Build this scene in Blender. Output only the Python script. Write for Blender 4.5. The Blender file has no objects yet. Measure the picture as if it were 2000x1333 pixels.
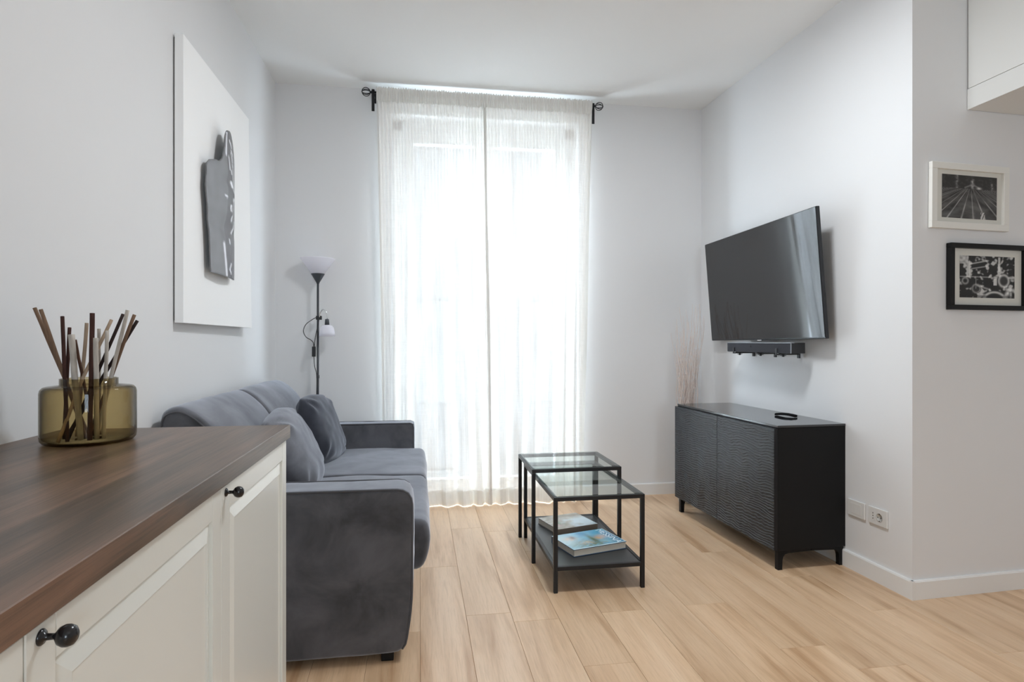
import bpy, bmesh, math, random
from math import sin, cos, pi, radians, exp, sqrt
from mathutils import Vector, Matrix, noise

# ------------------------------------------------------------------ scene, camera, light
S = bpy.context.scene
COL = S.collection
cam_d = bpy.data.cameras.new('camera'); cam = bpy.data.objects.new('camera', cam_d); COL.objects.link(cam)
cam.location = (0, 0, 1.17); cam.rotation_euler = (pi/2, 0, -radians(8.87))
cam_d.lens = 21.0; cam_d.sensor_width = 36.0; cam_d.clip_start = 0.02; cam_d.shift_y = 0.0003
S.camera = cam
S.view_settings.view_transform = 'Standard'; S.view_settings.look = 'None'
S.view_settings.gamma = 1.0; S.view_settings.use_curve_mapping = False
S.view_settings.exposure = 0.0
W = bpy.data.worlds.new('overcast_sky'); S.world = W; W.use_nodes = True
bg = W.node_tree.nodes['Background']
bg.inputs[0].default_value = (0.76, 0.88, 1.0, 1); bg.inputs[1].default_value = 20.5
try:
    S.cycles.use_denoising = True
    S.cycles.denoiser = 'OPENIMAGEDENOISE'
    S.cycles.max_bounces = 14; S.cycles.diffuse_bounces = 8; S.cycles.glossy_bounces = 6
    S.cycles.transparent_max_bounces = 24; S.cycles.transmission_bounces = 8
    S.cycles.caustics_reflective = False; S.cycles.caustics_refractive = False
    S.cycles.sample_clamp_indirect = 8.0
except Exception:
    pass

def area(name, loc, rot, sx, sy, energy, color=(1, 1, 1), portal=False):
    d = bpy.data.lights.new(name, 'AREA'); d.shape = 'RECTANGLE'; d.size = sx; d.size_y = sy
    d.energy = energy; d.color = color
    o = bpy.data.objects.new(name, d); COL.objects.link(o); o.location = loc; o.rotation_euler = rot
    if portal:
        d.cycles.is_portal = True
    return o
# sky portals in the two window openings
area('window_portal', (0.53, 4.86, 1.40), (-pi/2, 0, 0), 1.40, 2.80, 1, portal=True)
area('rear_window_portal', (0.9, -3.11, 1.62), (pi/2, 0, 0), 0.9, 1.2, 1, portal=True)
# added fill light behind the camera, without a fixture
area('rear_fill_light', (1.6, -0.9, 2.90), (0, 0, 0), 0.8, 0.8, 4, (0.96, 0.975, 1.0))
# flush ceiling lamp of the living room, over the space between sofa and camera
living_lamp = area('living_ceiling_light', (0.90, 2.30, 2.895), (0, 0, 0), 0.46, 0.46, 37, (0.90, 0.955, 1.0)); living_lamp.data.shape = 'DISK'

# ------------------------------------------------------------------ materials
def srgb(r, g, b):
    def f(c):
        c /= 255.0
        return c/12.92 if c <= 0.04045 else ((c+0.055)/1.055)**2.4
    return (f(r), f(g), f(b), 1)
MATS = {}
def mat(name, color=(0.8, 0.8, 0.8, 1), rough=0.5, metal=0.0, spec=0.5, sheen=0.0, coat=0.0):
    if name in MATS: return MATS[name]
    m = bpy.data.materials.new(name); m.use_nodes = True
    p = m.node_tree.nodes['Principled BSDF']
    p.inputs['Base Color'].default_value = color if len(color) == 4 else (*color, 1)
    p.inputs['Roughness'].default_value = rough; p.inputs['Metallic'].default_value = metal
    p.inputs['Specular IOR Level'].default_value = spec
    if sheen: p.inputs['Sheen Weight'].default_value = sheen; p.inputs['Sheen Roughness'].default_value = 0.4
    if coat: p.inputs['Coat Weight'].default_value = coat; p.inputs['Coat Roughness'].default_value = 0.04
    MATS[name] = m
    return m
def N(m, t, **kw):
    n = m.node_tree.nodes.new(t)
    for k, v in kw.items(): setattr(n, k, v)
    return n
def L(m, a, b): m.node_tree.links.new(a, b)
def ramp(m, stops):
    r = N(m, 'ShaderNodeValToRGB')
    while len(r.color_ramp.elements) < len(stops): r.color_ramp.elements.new(0.5)
    for e, (p, c) in zip(r.color_ramp.elements, stops):
        e.position = p; e.color = c if len(c) == 4 else (*c, 1)
    return r
def bump(m, height, strength, dist=0.002):
    b = N(m, 'ShaderNodeBump'); b.inputs['Strength'].default_value = strength; b.inputs['Distance'].default_value = dist
    L(m, height, b.inputs['Height'])
    L(m, b.outputs[0], m.node_tree.nodes['Principled BSDF'].inputs['Normal'])
    return b
def coords(m, scale=(1, 1, 1), kind='Object', add=None):
    t = N(m, 'ShaderNodeTexCoord'); mp = N(m, 'ShaderNodeMapping')
    mp.inputs['Scale'].default_value = scale
    L(m, t.outputs[kind], mp.inputs['Vector'])
    if add is not None: L(m, add, mp.inputs['Location'])
    return mp.outputs[0]
def tex_noise(m, vec, scale, detail=4, rough=0.55, dist=0.0):
    n = N(m, 'ShaderNodeTexNoise'); n.inputs['Scale'].default_value = scale; n.inputs['Detail'].default_value = detail
    n.inputs['Roughness'].default_value = rough; n.inputs['Distortion'].default_value = dist
    L(m, vec, n.inputs['Vector']); return n.outputs['Fac']

def wall_paint(name, col):
    m = mat(name, col, 0.75, spec=0.25)
    bump(m, tex_noise(m, coords(m), 180, 3), 0.08, 0.001)
    return m
M_wall = wall_paint('white_wall_paint', (0.765, 0.765, 0.77))
M_ceil = wall_paint('white_ceiling_paint', (0.84, 0.84, 0.83))
M_base = mat('white_skirting_gloss', (0.80, 0.80, 0.79), 0.35)
M_winframe = mat('white_window_lacquer', (0.82, 0.82, 0.81), 0.3)

def plank_material():
    m = mat('oak_plank', rough=0.42, spec=0.5)
    p = m.node_tree.nodes['Principled BSDF']
    oi = N(m, 'ShaderNodeObjectInfo')
    off = N(m, 'ShaderNodeVectorMath', operation='SCALE'); off.inputs[3].default_value = 37.0
    cmb = N(m, 'ShaderNodeCombineXYZ'); L(m, oi.outputs['Random'], cmb.inputs[0]); L(m, oi.outputs['Random'], cmb.inputs[1])
    L(m, cmb.outputs[0], off.inputs[0])
    v = coords(m, (1, 1, 1), add=off.outputs[0])
    mp = N(m, 'ShaderNodeMapping'); mp.inputs['Scale'].default_value = (9.0, 0.75, 1); L(m, v, mp.inputs[0])
    broad = tex_noise(m, mp.outputs[0], 1.3, 3, 0.5, 0.9)
    mp2 = N(m, 'ShaderNodeMapping'); mp2.inputs['Scale'].default_value = (34, 1.6, 1); L(m, v, mp2.inputs[0])
    grain = tex_noise(m, mp2.outputs[0], 3.2, 6, 0.65, 0.5)
    mp3 = N(m, 'ShaderNodeMapping'); mp3.inputs['Scale'].default_value = (150, 3.5, 1); L(m, v, mp3.inputs[0])
    pores = tex_noise(m, mp3.outputs[0], 3.0, 2, 0.5)
    r1 = ramp(m, [(0.29, srgb(184, 147, 112)), (0.48, srgb(210, 177, 143)), (0.74, srgb(220, 190, 158))])
    L(m, broad, r1.inputs[0])
    r2 = ramp(m, [(0.28, (0.80, 0.76, 0.72)), (0.52, (1, 1, 1)), (0.8, (1.03, 1.03, 1.03))])
    L(m, grain, r2.inputs[0])
    mx = N(m, 'ShaderNodeMixRGB', blend_type='MULTIPLY'); mx.inputs[0].default_value = 0.75
    L(m, r1.outputs[0], mx.inputs[1]); L(m, r2.outputs[0], mx.inputs[2])
    r3 = ramp(m, [(0.33, (0.82, 0.80, 0.78)), (0.45, (1, 1, 1))]); L(m, pores, r3.inputs[0])
    mx2 = N(m, 'ShaderNodeMixRGB', blend_type='MULTIPLY'); mx2.inputs[0].default_value = 0.5
    L(m, mx.outputs[0], mx2.inputs[1]); L(m, r3.outputs[0], mx2.inputs[2])
    hsv = N(m, 'ShaderNodeHueSaturation'); L(m, mx2.outputs[0], hsv.inputs['Color'])
    mr = N(m, 'ShaderNodeMapRange'); mr.inputs[3].default_value = 0.94; mr.inputs[4].default_value = 1.06
    L(m, oi.outputs['Random'], mr.inputs[0]); L(m, mr.outputs[0], hsv.inputs['Value'])
    L(m, hsv.outputs[0], p.inputs['Base Color'])
    rr = N(m, 'ShaderNodeMapRange'); rr.inputs[3].default_value = 0.30; rr.inputs[4].default_value = 0.42
    L(m, grain, rr.inputs[0]); L(m, rr.outputs[0], p.inputs['Roughness'])
    bump(m, grain, 0.12, 0.001)
    return m
M_plank = plank_material()

def worktop_material():
    m = mat('dark_oak_worktop', rough=0.33, spec=0.45)
    p = m.node_tree.nodes['Principled BSDF']
    v = coords(m, (11, 0.8, 11))
    broad = tex_noise(m, v, 1.6, 4, 0.55, 0.8)
    v2 = coords(m, (90, 2.2, 90))
    grain = tex_noise(m, v2, 2.5, 5, 0.6, 0.3)
    r1 = ramp(m, [(0.32, srgb(72, 58, 47)), (0.50, srgb(102, 81, 65)), (0.68, srgb(126, 97, 79))])
    L(m, broad, r1.inputs[0])
    r2 = ramp(m, [(0.34, (0.50, 0.50, 0.51)), (0.58, (1, 1, 1))]); L(m, grain, r2.inputs[0])
    mx = N(m, 'ShaderNodeMixRGB', blend_type='MULTIPLY'); mx.inputs[0].default_value = 0.75
    L(m, r1.outputs[0], mx.inputs[1]); L(m, r2.outputs[0], mx.inputs[2])
    L(m, mx.outputs[0], p.inputs['Base Color'])
    bump(m, grain, 0.25, 0.0006)
    return m
M_worktop = worktop_material()

def velvet(name, col, sheen=0.55, mottle=0.35):
    m = mat(name, col, 0.85, spec=0.15, sheen=sheen)
    p = m.node_tree.nodes['Principled BSDF']
    p.inputs['Sheen Tint'].default_value = (0.86, 0.90, 1.0, 1)
    p.inputs['Sheen Roughness'].default_value = 0.55
    v = coords(m)
    n1 = tex_noise(m, v, 5.0, 5, 0.6, 0.4)
    lo = tuple(c*(1-mottle) for c in col[:3]); hi = tuple(c*(1+mottle) for c in col[:3])
    r = ramp(m, [(0.36, lo), (0.64, hi)]); L(m, n1, r.inputs[0]); L(m, r.outputs[0], p.inputs['Base Color'])
    mr = N(m, 'ShaderNodeMapRange'); mr.inputs[3].default_value = sheen*0.7; mr.inputs[4].default_value = sheen*1.3
    L(m, n1, mr.inputs[0]); L(m, mr.outputs[0], p.inputs['Sheen Weight'])
    fine = tex_noise(m, v, 600, 2)
    bump(m, fine, 0.25, 0.001)
    return m
M_velvet = velvet('grey_velvet', (0.072, 0.072, 0.080), 0.85, 0.42)
M_pillow_dark = velvet('slate_velvet', (0.026, 0.028, 0.038), 0.55, 0.3)
M_pillow_grey = velvet('grey_velvet_cushion', (0.135, 0.138, 0.155), 0.6, 0.3)
M_piping = mat('grey_piping', (0.07, 0.07, 0.078), 0.8, sheen=0.3)

M_cab = mat('offwhite_cabinet_lacquer', (0.76, 0.765, 0.72), 0.25, spec=0.5)
M_blackmetal = mat('black_powder_coated_steel', (0.010, 0.010, 0.0115), 0.40, spec=0.35)
M_knob = mat('black_knob_lacquer', (0.012, 0.011, 0.012), 0.22)
M_black = mat('black_foil', (0.007, 0.007, 0.0075), 0.5, spec=0.2)
M_blackdoor = mat('black_brown_relief_front', (0.009, 0.010, 0.0125), 0.30, spec=0.28)
M_blackglass = mat('black_glass_top', (0.020, 0.021, 0.023), 0.05, spec=0.8)
M_plastic = mat('black_plastic', (0.012, 0.012, 0.014), 0.35)
M_screen = mat('tv_screen_glass', (0.011, 0.011, 0.012), 0.05, spec=0.5)
M_screen.node_tree.nodes['Principled BSDF'].inputs['IOR'].default_value = 1.62
M_bezel = mat('tv_bezel', (0.02, 0.021, 0.024), 0.3, metal=0.3)
M_lampmetal = mat('dark_grey_lamp_metal', (0.055, 0.06, 0.07), 0.4, metal=0.2)
M_chrome = mat('chrome', (0.75, 0.75, 0.76), 0.15, metal=1)
M_whiteplastic = mat('white_plastic', (0.72, 0.71, 0.69), 0.4)
M_dark = mat('dark_socket_hole', (0.02, 0.02, 0.02), 0.8)  # socket holes are flat near-black shapes, their shade put into the colour
M_canvas = mat('white_canvas', (0.95, 0.95, 0.95), 0.8, spec=0.2)
bump(M_canvas, tex_noise(M_canvas, coords(M_canvas), 500, 2), 0.15, 0.0006)
M_canvas_back = mat('canvas_stretcher_wood', (0.12, 0.11, 0.10), 0.8)
M_mount = mat('ivory_mount_card', (0.68, 0.67, 0.62), 0.9, spec=0.1)
M_whiteframe = mat('white_frame_wood', (0.80, 0.79, 0.75), 0.45)
M_blackframe = mat('black_frame_wood', (0.006, 0.006, 0.0065), 0.4, spec=0.25)
M_pages = mat('book_pages', (0.62, 0.57, 0.49), 0.9, spec=0.1)
bump(M_pages, tex_noise(M_pages, coords(M_pages, (1, 1, 400)), 3, 2), 0.4, 0.001)
M_twig = mat('pale_pink_twig', (0.74, 0.64, 0.585), 0.8)
M_vase_white = mat('white_ceramic', (0.7, 0.69, 0.67), 0.3)

def translucent(name, col, t_frac, transp, weave=0.0):
    m = bpy.data.materials.new(name); m.use_nodes = True
    nt = m.node_tree; nt.nodes.clear()
    out = N(m, 'ShaderNodeOutputMaterial')
    d = N(m, 'ShaderNodeBsdfDiffuse'); d.inputs[0].default_value = (*col, 1)
    t = N(m, 'ShaderNodeBsdfTranslucent'); t.inputs[0].default_value = (*col, 1)
    tr = N(m, 'ShaderNodeBsdfTransparent')
    mx = N(m, 'ShaderNodeMixShader'); mx.inputs[0].default_value = t_frac
    L(m, d.outputs[0], mx.inputs[1]); L(m, t.outputs[0], mx.inputs[2])
    mx2 = N(m, 'ShaderNodeMixShader'); mx2.inputs[0].default_value = transp
    L(m, mx.outputs[0], mx2.inputs[1]); L(m, tr.outputs[0], mx2.inputs[2])
    if weave:
        v1 = coords(m, (260, 260, 5)); v2 = coords(m, (5, 5, 300))
        a = tex_noise(m, v1, 1.0, 2); b = tex_noise(m, v2, 1.0, 2)
        ad = N(m, 'ShaderNodeMath', operation='ADD'); L(m, a, ad.inputs[0]); L(m, b, ad.inputs[1])
        mr = N(m, 'ShaderNodeMapRange'); mr.inputs[1].default_value = 0.75; mr.inputs[2].default_value = 1.25
        mr.inputs[3].default_value = transp*(1-weave); mr.inputs[4].default_value = transp*(1+weave)
        L(m, ad.outputs[0], mr.inputs[0])
        v3 = coords(m, (1, 1, 0.10)); st = tex_noise(m, v3, 26, 3, 0.6)
        v4 = coords(m, (1, 1, 0.16)); st2 = tex_noise(m, v4, 7, 2, 0.5)
        sa = N(m, 'ShaderNodeMath', operation='ADD'); L(m, st, sa.inputs[0]); L(m, st2, sa.inputs[1])
        sr = N(m, 'ShaderNodeMapRange'); sr.inputs[1].default_value = 0.78; sr.inputs[2].default_value = 1.22
        sr.inputs[3].default_value = 0.66; sr.inputs[4].default_value = 1.24
        L(m, sa.outputs[0], sr.inputs[0])
        sm = N(m, 'ShaderNodeMath', operation='MULTIPLY'); L(m, mr.outputs[0], sm.inputs[0]); L(m, sr.outputs[0], sm.inputs[1])
        L(m, sm.outputs[0], mx2.inputs[0])
        tm = N(m, 'ShaderNodeMath', operation='MULTIPLY'); tm.inputs[1].default_value = t_frac; L(m, sr.outputs[0], tm.inputs[0]); L(m, tm.outputs[0], mx.inputs[0])
        bp = N(m, 'ShaderNodeBump'); bp.inputs['Strength'].default_value = 0.3; bp.inputs['Distance'].default_value = 0.002
        L(m, ad.outputs[0], bp.inputs['Height']); L(m, bp.outputs[0], d.inputs['Normal']); L(m, bp.outputs[0], t.inputs['Normal'])
    L(m, mx2.outputs[0], out.inputs[0])
    return m
M_curtain = translucent('sheer_linen', (0.955, 0.935, 0.90), 0.045, 0.195, 0.22)
M_hem = translucent('sheer_linen_double', (0.88, 0.87, 0.84), 0.10, 0.05, 0.3)
M_shade = translucent('opal_lamp_shade', (0.95, 0.94, 0.98), 0.5, 0.0)

def clear_glass(name, tint, edge, gloss=0.0, rough=0.0, ior=1.5):
    m = bpy.data.materials.new(name); m.use_nodes = True
    m.node_tree.nodes.clear()
    out = N(m, 'ShaderNodeOutputMaterial')
    tr = N(m, 'ShaderNodeBsdfTransparent'); gl = N(m, 'ShaderNodeBsdfGlossy'); gl.inputs['Roughness'].default_value = rough
    lw = N(m, 'ShaderNodeLayerWeight'); lw.inputs[0].default_value = 0.5
    pw = N(m, 'ShaderNodeMath', operation='POWER'); pw.inputs[1].default_value = 2.2; L(m, lw.outputs['Facing'], pw.inputs[0])
    mc = N(m, 'ShaderNodeMixRGB'); mc.inputs[1].default_value = (*tint, 1); mc.inputs[2].default_value = (*edge, 1)
    L(m, pw.outputs[0], mc.inputs[0]); L(m, mc.outputs[0], tr.inputs[0])
    fr = N(m, 'ShaderNodeFresnel')
    # ior 1.5 from both sides of the sheet
    geo = N(m, 'ShaderNodeNewGeometry'); io = N(m, 'ShaderNodeMapRange'); io.inputs[3].default_value = 1.5; io.inputs[4].default_value = 0.6667
    io.inputs[3].default_value = ior; io.inputs[4].default_value = ior
    L(m, geo.outputs['Backfacing'], io.inputs[0]); L(m, io.outputs[0], fr.inputs[0])
    ad = N(m, 'ShaderNodeMath', operation='ADD'); ad.inputs[1].default_value = gloss; L(m, fr.outputs[0], ad.inputs[0]); ad.use_clamp = True
    bk = N(m, 'ShaderNodeMath', operation='SUBTRACT'); bk.inputs[0].default_value = 1.0; L(m, geo.outputs['Backfacing'], bk.inputs[1])
    mu = N(m, 'ShaderNodeMath', operation='MULTIPLY'); L(m, ad.outputs[0], mu.inputs[0]); L(m, bk.outputs[0], mu.inputs[1])
    mx = N(m, 'ShaderNodeMixShader'); L(m, mu.outputs[0], mx.inputs[0]); L(m, tr.outputs[0], mx.inputs[1]); L(m, gl.outputs[0], mx.inputs[2])
    L(m, mx.outputs[0], out.inputs[0])
    return m
M_pane = clear_glass('window_glass', (0.96, 0.97, 0.97), (0.9, 0.92, 0.92))
M_tableglass = clear_glass('table_glass', (0.93, 0.96, 0.95), (0.80, 0.86, 0.85))
M_brownglass = clear_glass('smoked_olive_glass', (0.84, 0.785, 0.645), (0.23, 0.185, 0.115), 0.0, 0.01, 1.3)

def vcol_material(name, rough=0.5, attr='col', spec=0.5):
    m = mat(name, rough=rough, spec=spec)
    a = N(m, 'ShaderNodeVertexColor'); a.layer_name = attr
    L(m, a.outputs[0], m.node_tree.nodes['Principled BSDF'].inputs['Base Color'])
    return m
M_print = vcol_material('photographic_print', 0.45)
M_cover = vcol_material('book_cover_print', 0.22)
M_plate = vcol_material('glossy_grey_plate', 0.22)

# ------------------------------------------------------------------ helpers
class MB:
    """collects vertices and faces, links them as ONE mesh object"""
    def __init__(s): s.v = []; s.f = []; s.sm = []; s.mi = []
    def add(s, vs, fs, smooth=False, mi=0):
        o = len(s.v); s.v += [tuple(v) for v in vs]
        for f in fs: s.f.append(tuple(i+o for i in f)); s.sm.append(smooth); s.mi.append(mi)
        return s
    def box(s, lo, hi, r=0.0, seg=2, mi=0):
        bm = bmesh.new(); bmesh.ops.create_cube(bm, size=1.0)
        for v in bm.verts:
            v.co = Vector(((lo[i]+hi[i])/2 + v.co[i]*(hi[i]-lo[i]) for i in range(3)))
        if r > 0:
            bmesh.ops.bevel(bm, geom=list(bm.edges), offset=r, segments=seg, profile=0.5, affect='EDGES')
        bm.verts.index_update()
        s.add([v.co[:] for v in bm.verts], [[v.index for v in f.verts] for f in bm.faces], False, mi)
        bm.free(); return s
    def prism(s, poly, z0, z1, mi=0):
        n = len(poly)
        vs = [(x, y, z0) for x, y in poly] + [(x, y, z1) for x, y in poly]
        fs = [tuple(range(n-1, -1, -1)), tuple(range(n, 2*n))] + [(i, (i+1) % n, n+(i+1) % n, n+i) for i in range(n)]
        return s.add(vs, fs, False, mi)
    def prism_y(s, poly, y0, y1, mi=0, smooth=False):
        """polygon in x,z extruded along y"""
        n = len(poly)
        vs = [(x, y0, z) for x, z in poly] + [(x, y1, z) for x, z in poly]
        fs = [tuple(range(n)), tuple(range(2*n-1, n-1, -1))] + [(i, n+i, n+(i+1) % n, (i+1) % n) for i in range(n)]
        return s.add(vs, fs, smooth, mi)
    def lathe(s, prof, c=(0, 0, 0), n=24, axis=(0, 0, 1), smooth=True, mi=0, closed=False):
        ax = Vector(axis).normalized(); q = Vector((0, 0, 1)).rotation_difference(ax)
        vs = []; fs = []
        for r, z in prof:
            for k in range(n):
                a = 2*pi*k/n
                vs.append(Vector(c) + q @ Vector((r*cos(a), r*sin(a), z)))
        m = len(prof)
        for j in range(m-1):
            for k in range(n):
                fs.append((j*n+k, j*n+(k+1) % n, (j+1)*n+(k+1) % n, (j+1)*n+k))
        if not closed:
            if prof[0][0] > 1e-6: fs.append(tuple(range(n-1, -1, -1)))
            if prof[-1][0] > 1e-6: fs.append(tuple((m-1)*n+k for k in range(n)))
        return s.add(vs, fs, smooth, mi)
    def tube(s, pts, r, n=8, mi=0, smooth=True):
        pts = [Vector(p) for p in pts]; m = len(pts)
        rs = r if isinstance(r, (list, tuple)) else [r]*m
        vs = []; fs = []
        t0 = (pts[1]-pts[0]).normalized()
        u = t0.orthogonal().normalized()
        for i, p in enumerate(pts):
            t = (pts[min(i+1, m-1)]-pts[max(i-1, 0)]).normalized()
            u = (u - t*u.dot(t)).normalized(); w = t.cross(u)
            for k in range(n):
                a = 2*pi*k/n
                vs.append(p + (u*cos(a)+w*sin(a))*rs[i])
        for i in range(m-1):
            for k in range(n):
                fs.append((i*n+k, i*n+(k+1) % n, (i+1)*n+(k+1) % n, (i+1)*n+k))
        fs.append(tuple(range(n-1, -1, -1))); fs.append(tuple((m-1)*n+k for k in range(n)))
        return s.add(vs, fs, smooth, mi)
    def build(s, name, m, parent=None, loc=(0, 0, 0), rot=(0, 0, 0), autosmooth=None):
        me = bpy.data.meshes.new(name); me.from_pydata(s.v, [], s.f); me.update()
        for k, pl in enumerate(me.polygons): pl.use_smooth = s.sm[k]; pl.material_index = s.mi[k]
        for mm in (m if isinstance(m, (list, tuple)) else [m]): me.materials.append(mm)
        o = bpy.data.objects.new(name, me); COL.objects.link(o)
        o.location = loc; o.rotation_euler = rot
        if parent is not None: o.parent = parent
        return o

def tag(o, label=None, cat=None, group=None, kind=None):
    if label: o['label'] = label
    if cat: o['category'] = cat
    if group: o['group'] = group
    if kind: o['kind'] = kind
    return o
def thing(name, label, cat, loc=(0, 0, 0), rotz=0.0, group=None):
    o = bpy.data.objects.new(name, None); COL.objects.link(o); o.empty_display_size = 0.05
    o.location = loc; o.rotation_euler = (0, 0, rotz)
    return tag(o, label, cat, group)
def struct(name, mb, m, label=None, parent=None):
    o = mb.build(name, m, parent); o['kind'] = 'structure'
    if label: o['label'] = label
    return o
def dup(o, parent=None):
    c = o.copy(); COL.objects.link(c); c.parent = parent
    return c
def nz(p, sc, seed=0.0):
    return noise.noise(Vector((p[0]*sc+seed, p[1]*sc-seed, p[2]*sc+seed*0.7)))
def smooth_path(pts, k=6):
    """Catmull-Rom through pts"""
    P = [Vector(p) for p in pts]; P = [P[0]*2-P[1]] + P + [P[-1]*2-P[-2]]
    out = []
    for i in range(1, len(P)-2):
        for j in range(k):
            t = j/k; a, b, c, d = P[i-1], P[i], P[i+1], P[i+2]
            out.append(0.5*((2*b)+(c-a)*t+(2*a-5*b+4*c-d)*t*t+(-a+3*b-3*c+d)*t**3))
    out.append(P[-2]); return out
def round_poly(pts, rads, seg=6):
    """round the corners of a closed polygon of 2-D points"""
    out = []; n = len(pts)
    for i in range(n):
        p = Vector(pts[i]); a = Vector(pts[i-1]); b = Vector(pts[(i+1) % n]); r = rads[i]
        if r <= 0: out.append(tuple(p)); continue
        da = (a-p).normalized(); db = (b-p).normalized()
        r1 = min(r, (a-p).length*0.49, (b-p).length*0.49)
        for k in range(seg+1):
            t = k/seg
            out.append(tuple(((1-t)**2)*(p+da*r1)+2*t*(1-t)*p+t*t*(p+db*r1)))
    return out
def resample(poly, n):
    P = [Vector(p) for p in poly]; m = len(P)
    Ls = [(P[(i+1) % m]-P[i]).length for i in range(m)]; T = sum(Ls)
    out = []; i = 0; acc = 0.0
    for k in range(n):
        d = T*k/n
        while acc+Ls[i] < d and i < m-1: acc += Ls[i]; i += 1
        t = (d-acc)/max(Ls[i], 1e-9); out.append(P[i].lerp(P[(i+1) % m], t))
    return out
def soft_loft(poly, y0, y1, edge=0.02, n=90, ny=16, puff=0.0, endpuff=0.0, wr=0.0, wsc=6.0, seed=0.0, caps=8):
    """closed x,z outline lofted along y with rounded end edges, slight swelling and creases; returns MB"""
    P = resample(poly, n); c = sum(P, Vector((0, 0)))/n
    rings = []
    def ring(y, inset):
        r = []
        for i, p in enumerate(P):
            t = (P[(i+1) % n]-P[i-1]).normalized(); nn = Vector((t.y, -t.x))
            if nn.dot(p-c) < 0: nn = -nn
            r.append(p-nn*inset)
        return [(q.x, y, q.y) for q in r]
    es = 5
    for i in range(es):
        a = pi/2*i/es; rings.append((y0+edge*(1-sin(a)), edge*(1-cos(a))))
    rings = [(y0+edge*(1-cos(pi/2*i/es)), edge*(1-sin(pi/2*i/es))) for i in range(es)]
    mid = [(y0+edge+(y1-y0-2*edge)*i/ny, 0.0) for i in range(ny+1)]
    end = [(2*((y0+y1)/2)-y, ins) for y, ins in reversed(rings)]
    rows = rings+mid+end
    vs = []
    for y, ins in rows:
        rr = ring(y, ins); u = (y-y0)/(y1-y0); b = puff*(4*u*(1-u))**0.5 if 0 < u < 1 else 0
        for q in rr:
            d = Vector((q[0]-c.x, q[2]-c.y)); l = d.length or 1
            vs.append([q[0]+d.x/l*b, q[1], q[2]+d.y/l*b])
    fs = []
    R = len(rows)
    for j in range(R-1):
        for i in range(n): fs.append((j*n+i, (j+1)*n+i, (j+1)*n+(i+1) % n, j*n+(i+1) % n))
    for side in (0, 1):
        prev = 0 if side == 0 else (R-1)*n
        base = [vs[prev+i] for i in range(n)]; y = base[0][1]; sg = -1 if side == 0 else 1
        for k in range(1, caps):
            t = k/caps; st = len(vs)
            for b_ in base:
                vs.append([b_[0]+(c.x-b_[0])*t, y+sg*endpuff*sin(pi/2*min(1, t*1.5)), b_[2]+(c.y-b_[2])*t])
            for i in range(n):
                q = (prev+i, prev+(i+1) % n, st+(i+1) % n, st+i)
                fs.append(q if side == 0 else q[::-1])
            prev = st
        vs.append([c.x, y+sg*endpuff, c.y])
        for i in range(n):
            q = (prev+i, prev+(i+1) % n, len(vs)-1); fs.append(q if side == 0 else q[::-1])
    if wr:
        ctr = Vector((c.x, (y0+y1)/2, c.y))
        for v in vs:
            d = nz(v, wsc, seed)*wr + nz(v, wsc*3.1, seed+9)*wr*0.35
            dv = (Vector(v)-ctr); dv = dv/(dv.length or 1)
            v[0] += dv.x*d; v[2] += dv.z*d; v[1] += dv.y*d
    return MB().add(vs, fs, True)
def picture_mesh(w, h, nx, ny, fn, name, m, parent, loc=(0, 0, 0), rot=(0, 0, 0), bend=None):
    """flat print in local x,z (facing -y), colours from fn(u, v) with v upwards"""
    vs = []; cols = []
    for j in range(ny+1):
        for i in range(nx+1):
            u = i/nx; v = j/ny
            y = bend(u, v) if bend else 0.0
            vs.append(((u-0.5)*w, y, (v-0.5)*h)); cols.append(fn(u, v))
    fs = [(j*(nx+1)+i, j*(nx+1)+i+1, (j+1)*(nx+1)+i+1, (j+1)*(nx+1)+i) for j in range(ny) for i in range(nx)]
    mb = MB().add(vs, fs, bool(bend)); o = mb.build(name, m, parent, loc, rot)
    ca = o.data.color_attributes.new('col', 'FLOAT_COLOR', 'POINT')
    for k, c in enumerate(cols): ca.data[k].color = (c[0], c[1], c[2], 1)
    return o
def text_mesh(body, size, m, name, parent, loc, rot, extrude=0.0002, sx=1.0):
    cu = bpy.data.curves.new(name, 'FONT'); cu.body = body; cu.size = size; cu.extrude = extrude
    cu.align_x = 'CENTER'; cu.align_y = 'CENTER'
    to = bpy.data.objects.new(name, cu); COL.objects.link(to)
    dg = bpy.context.evaluated_depsgraph_get(); me = bpy.data.meshes.new_from_object(to.evaluated_get(dg))
    bpy.data.objects.remove(to); bpy.data.curves.remove(cu)
    me.materials.clear(); me.materials.append(m)
    for v in me.vertices: v.co.x *= sx
    o = bpy.data.objects.new(name, me); COL.objects.link(o); o.location = loc; o.rotation_euler = rot; o.parent = parent
    return o

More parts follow.
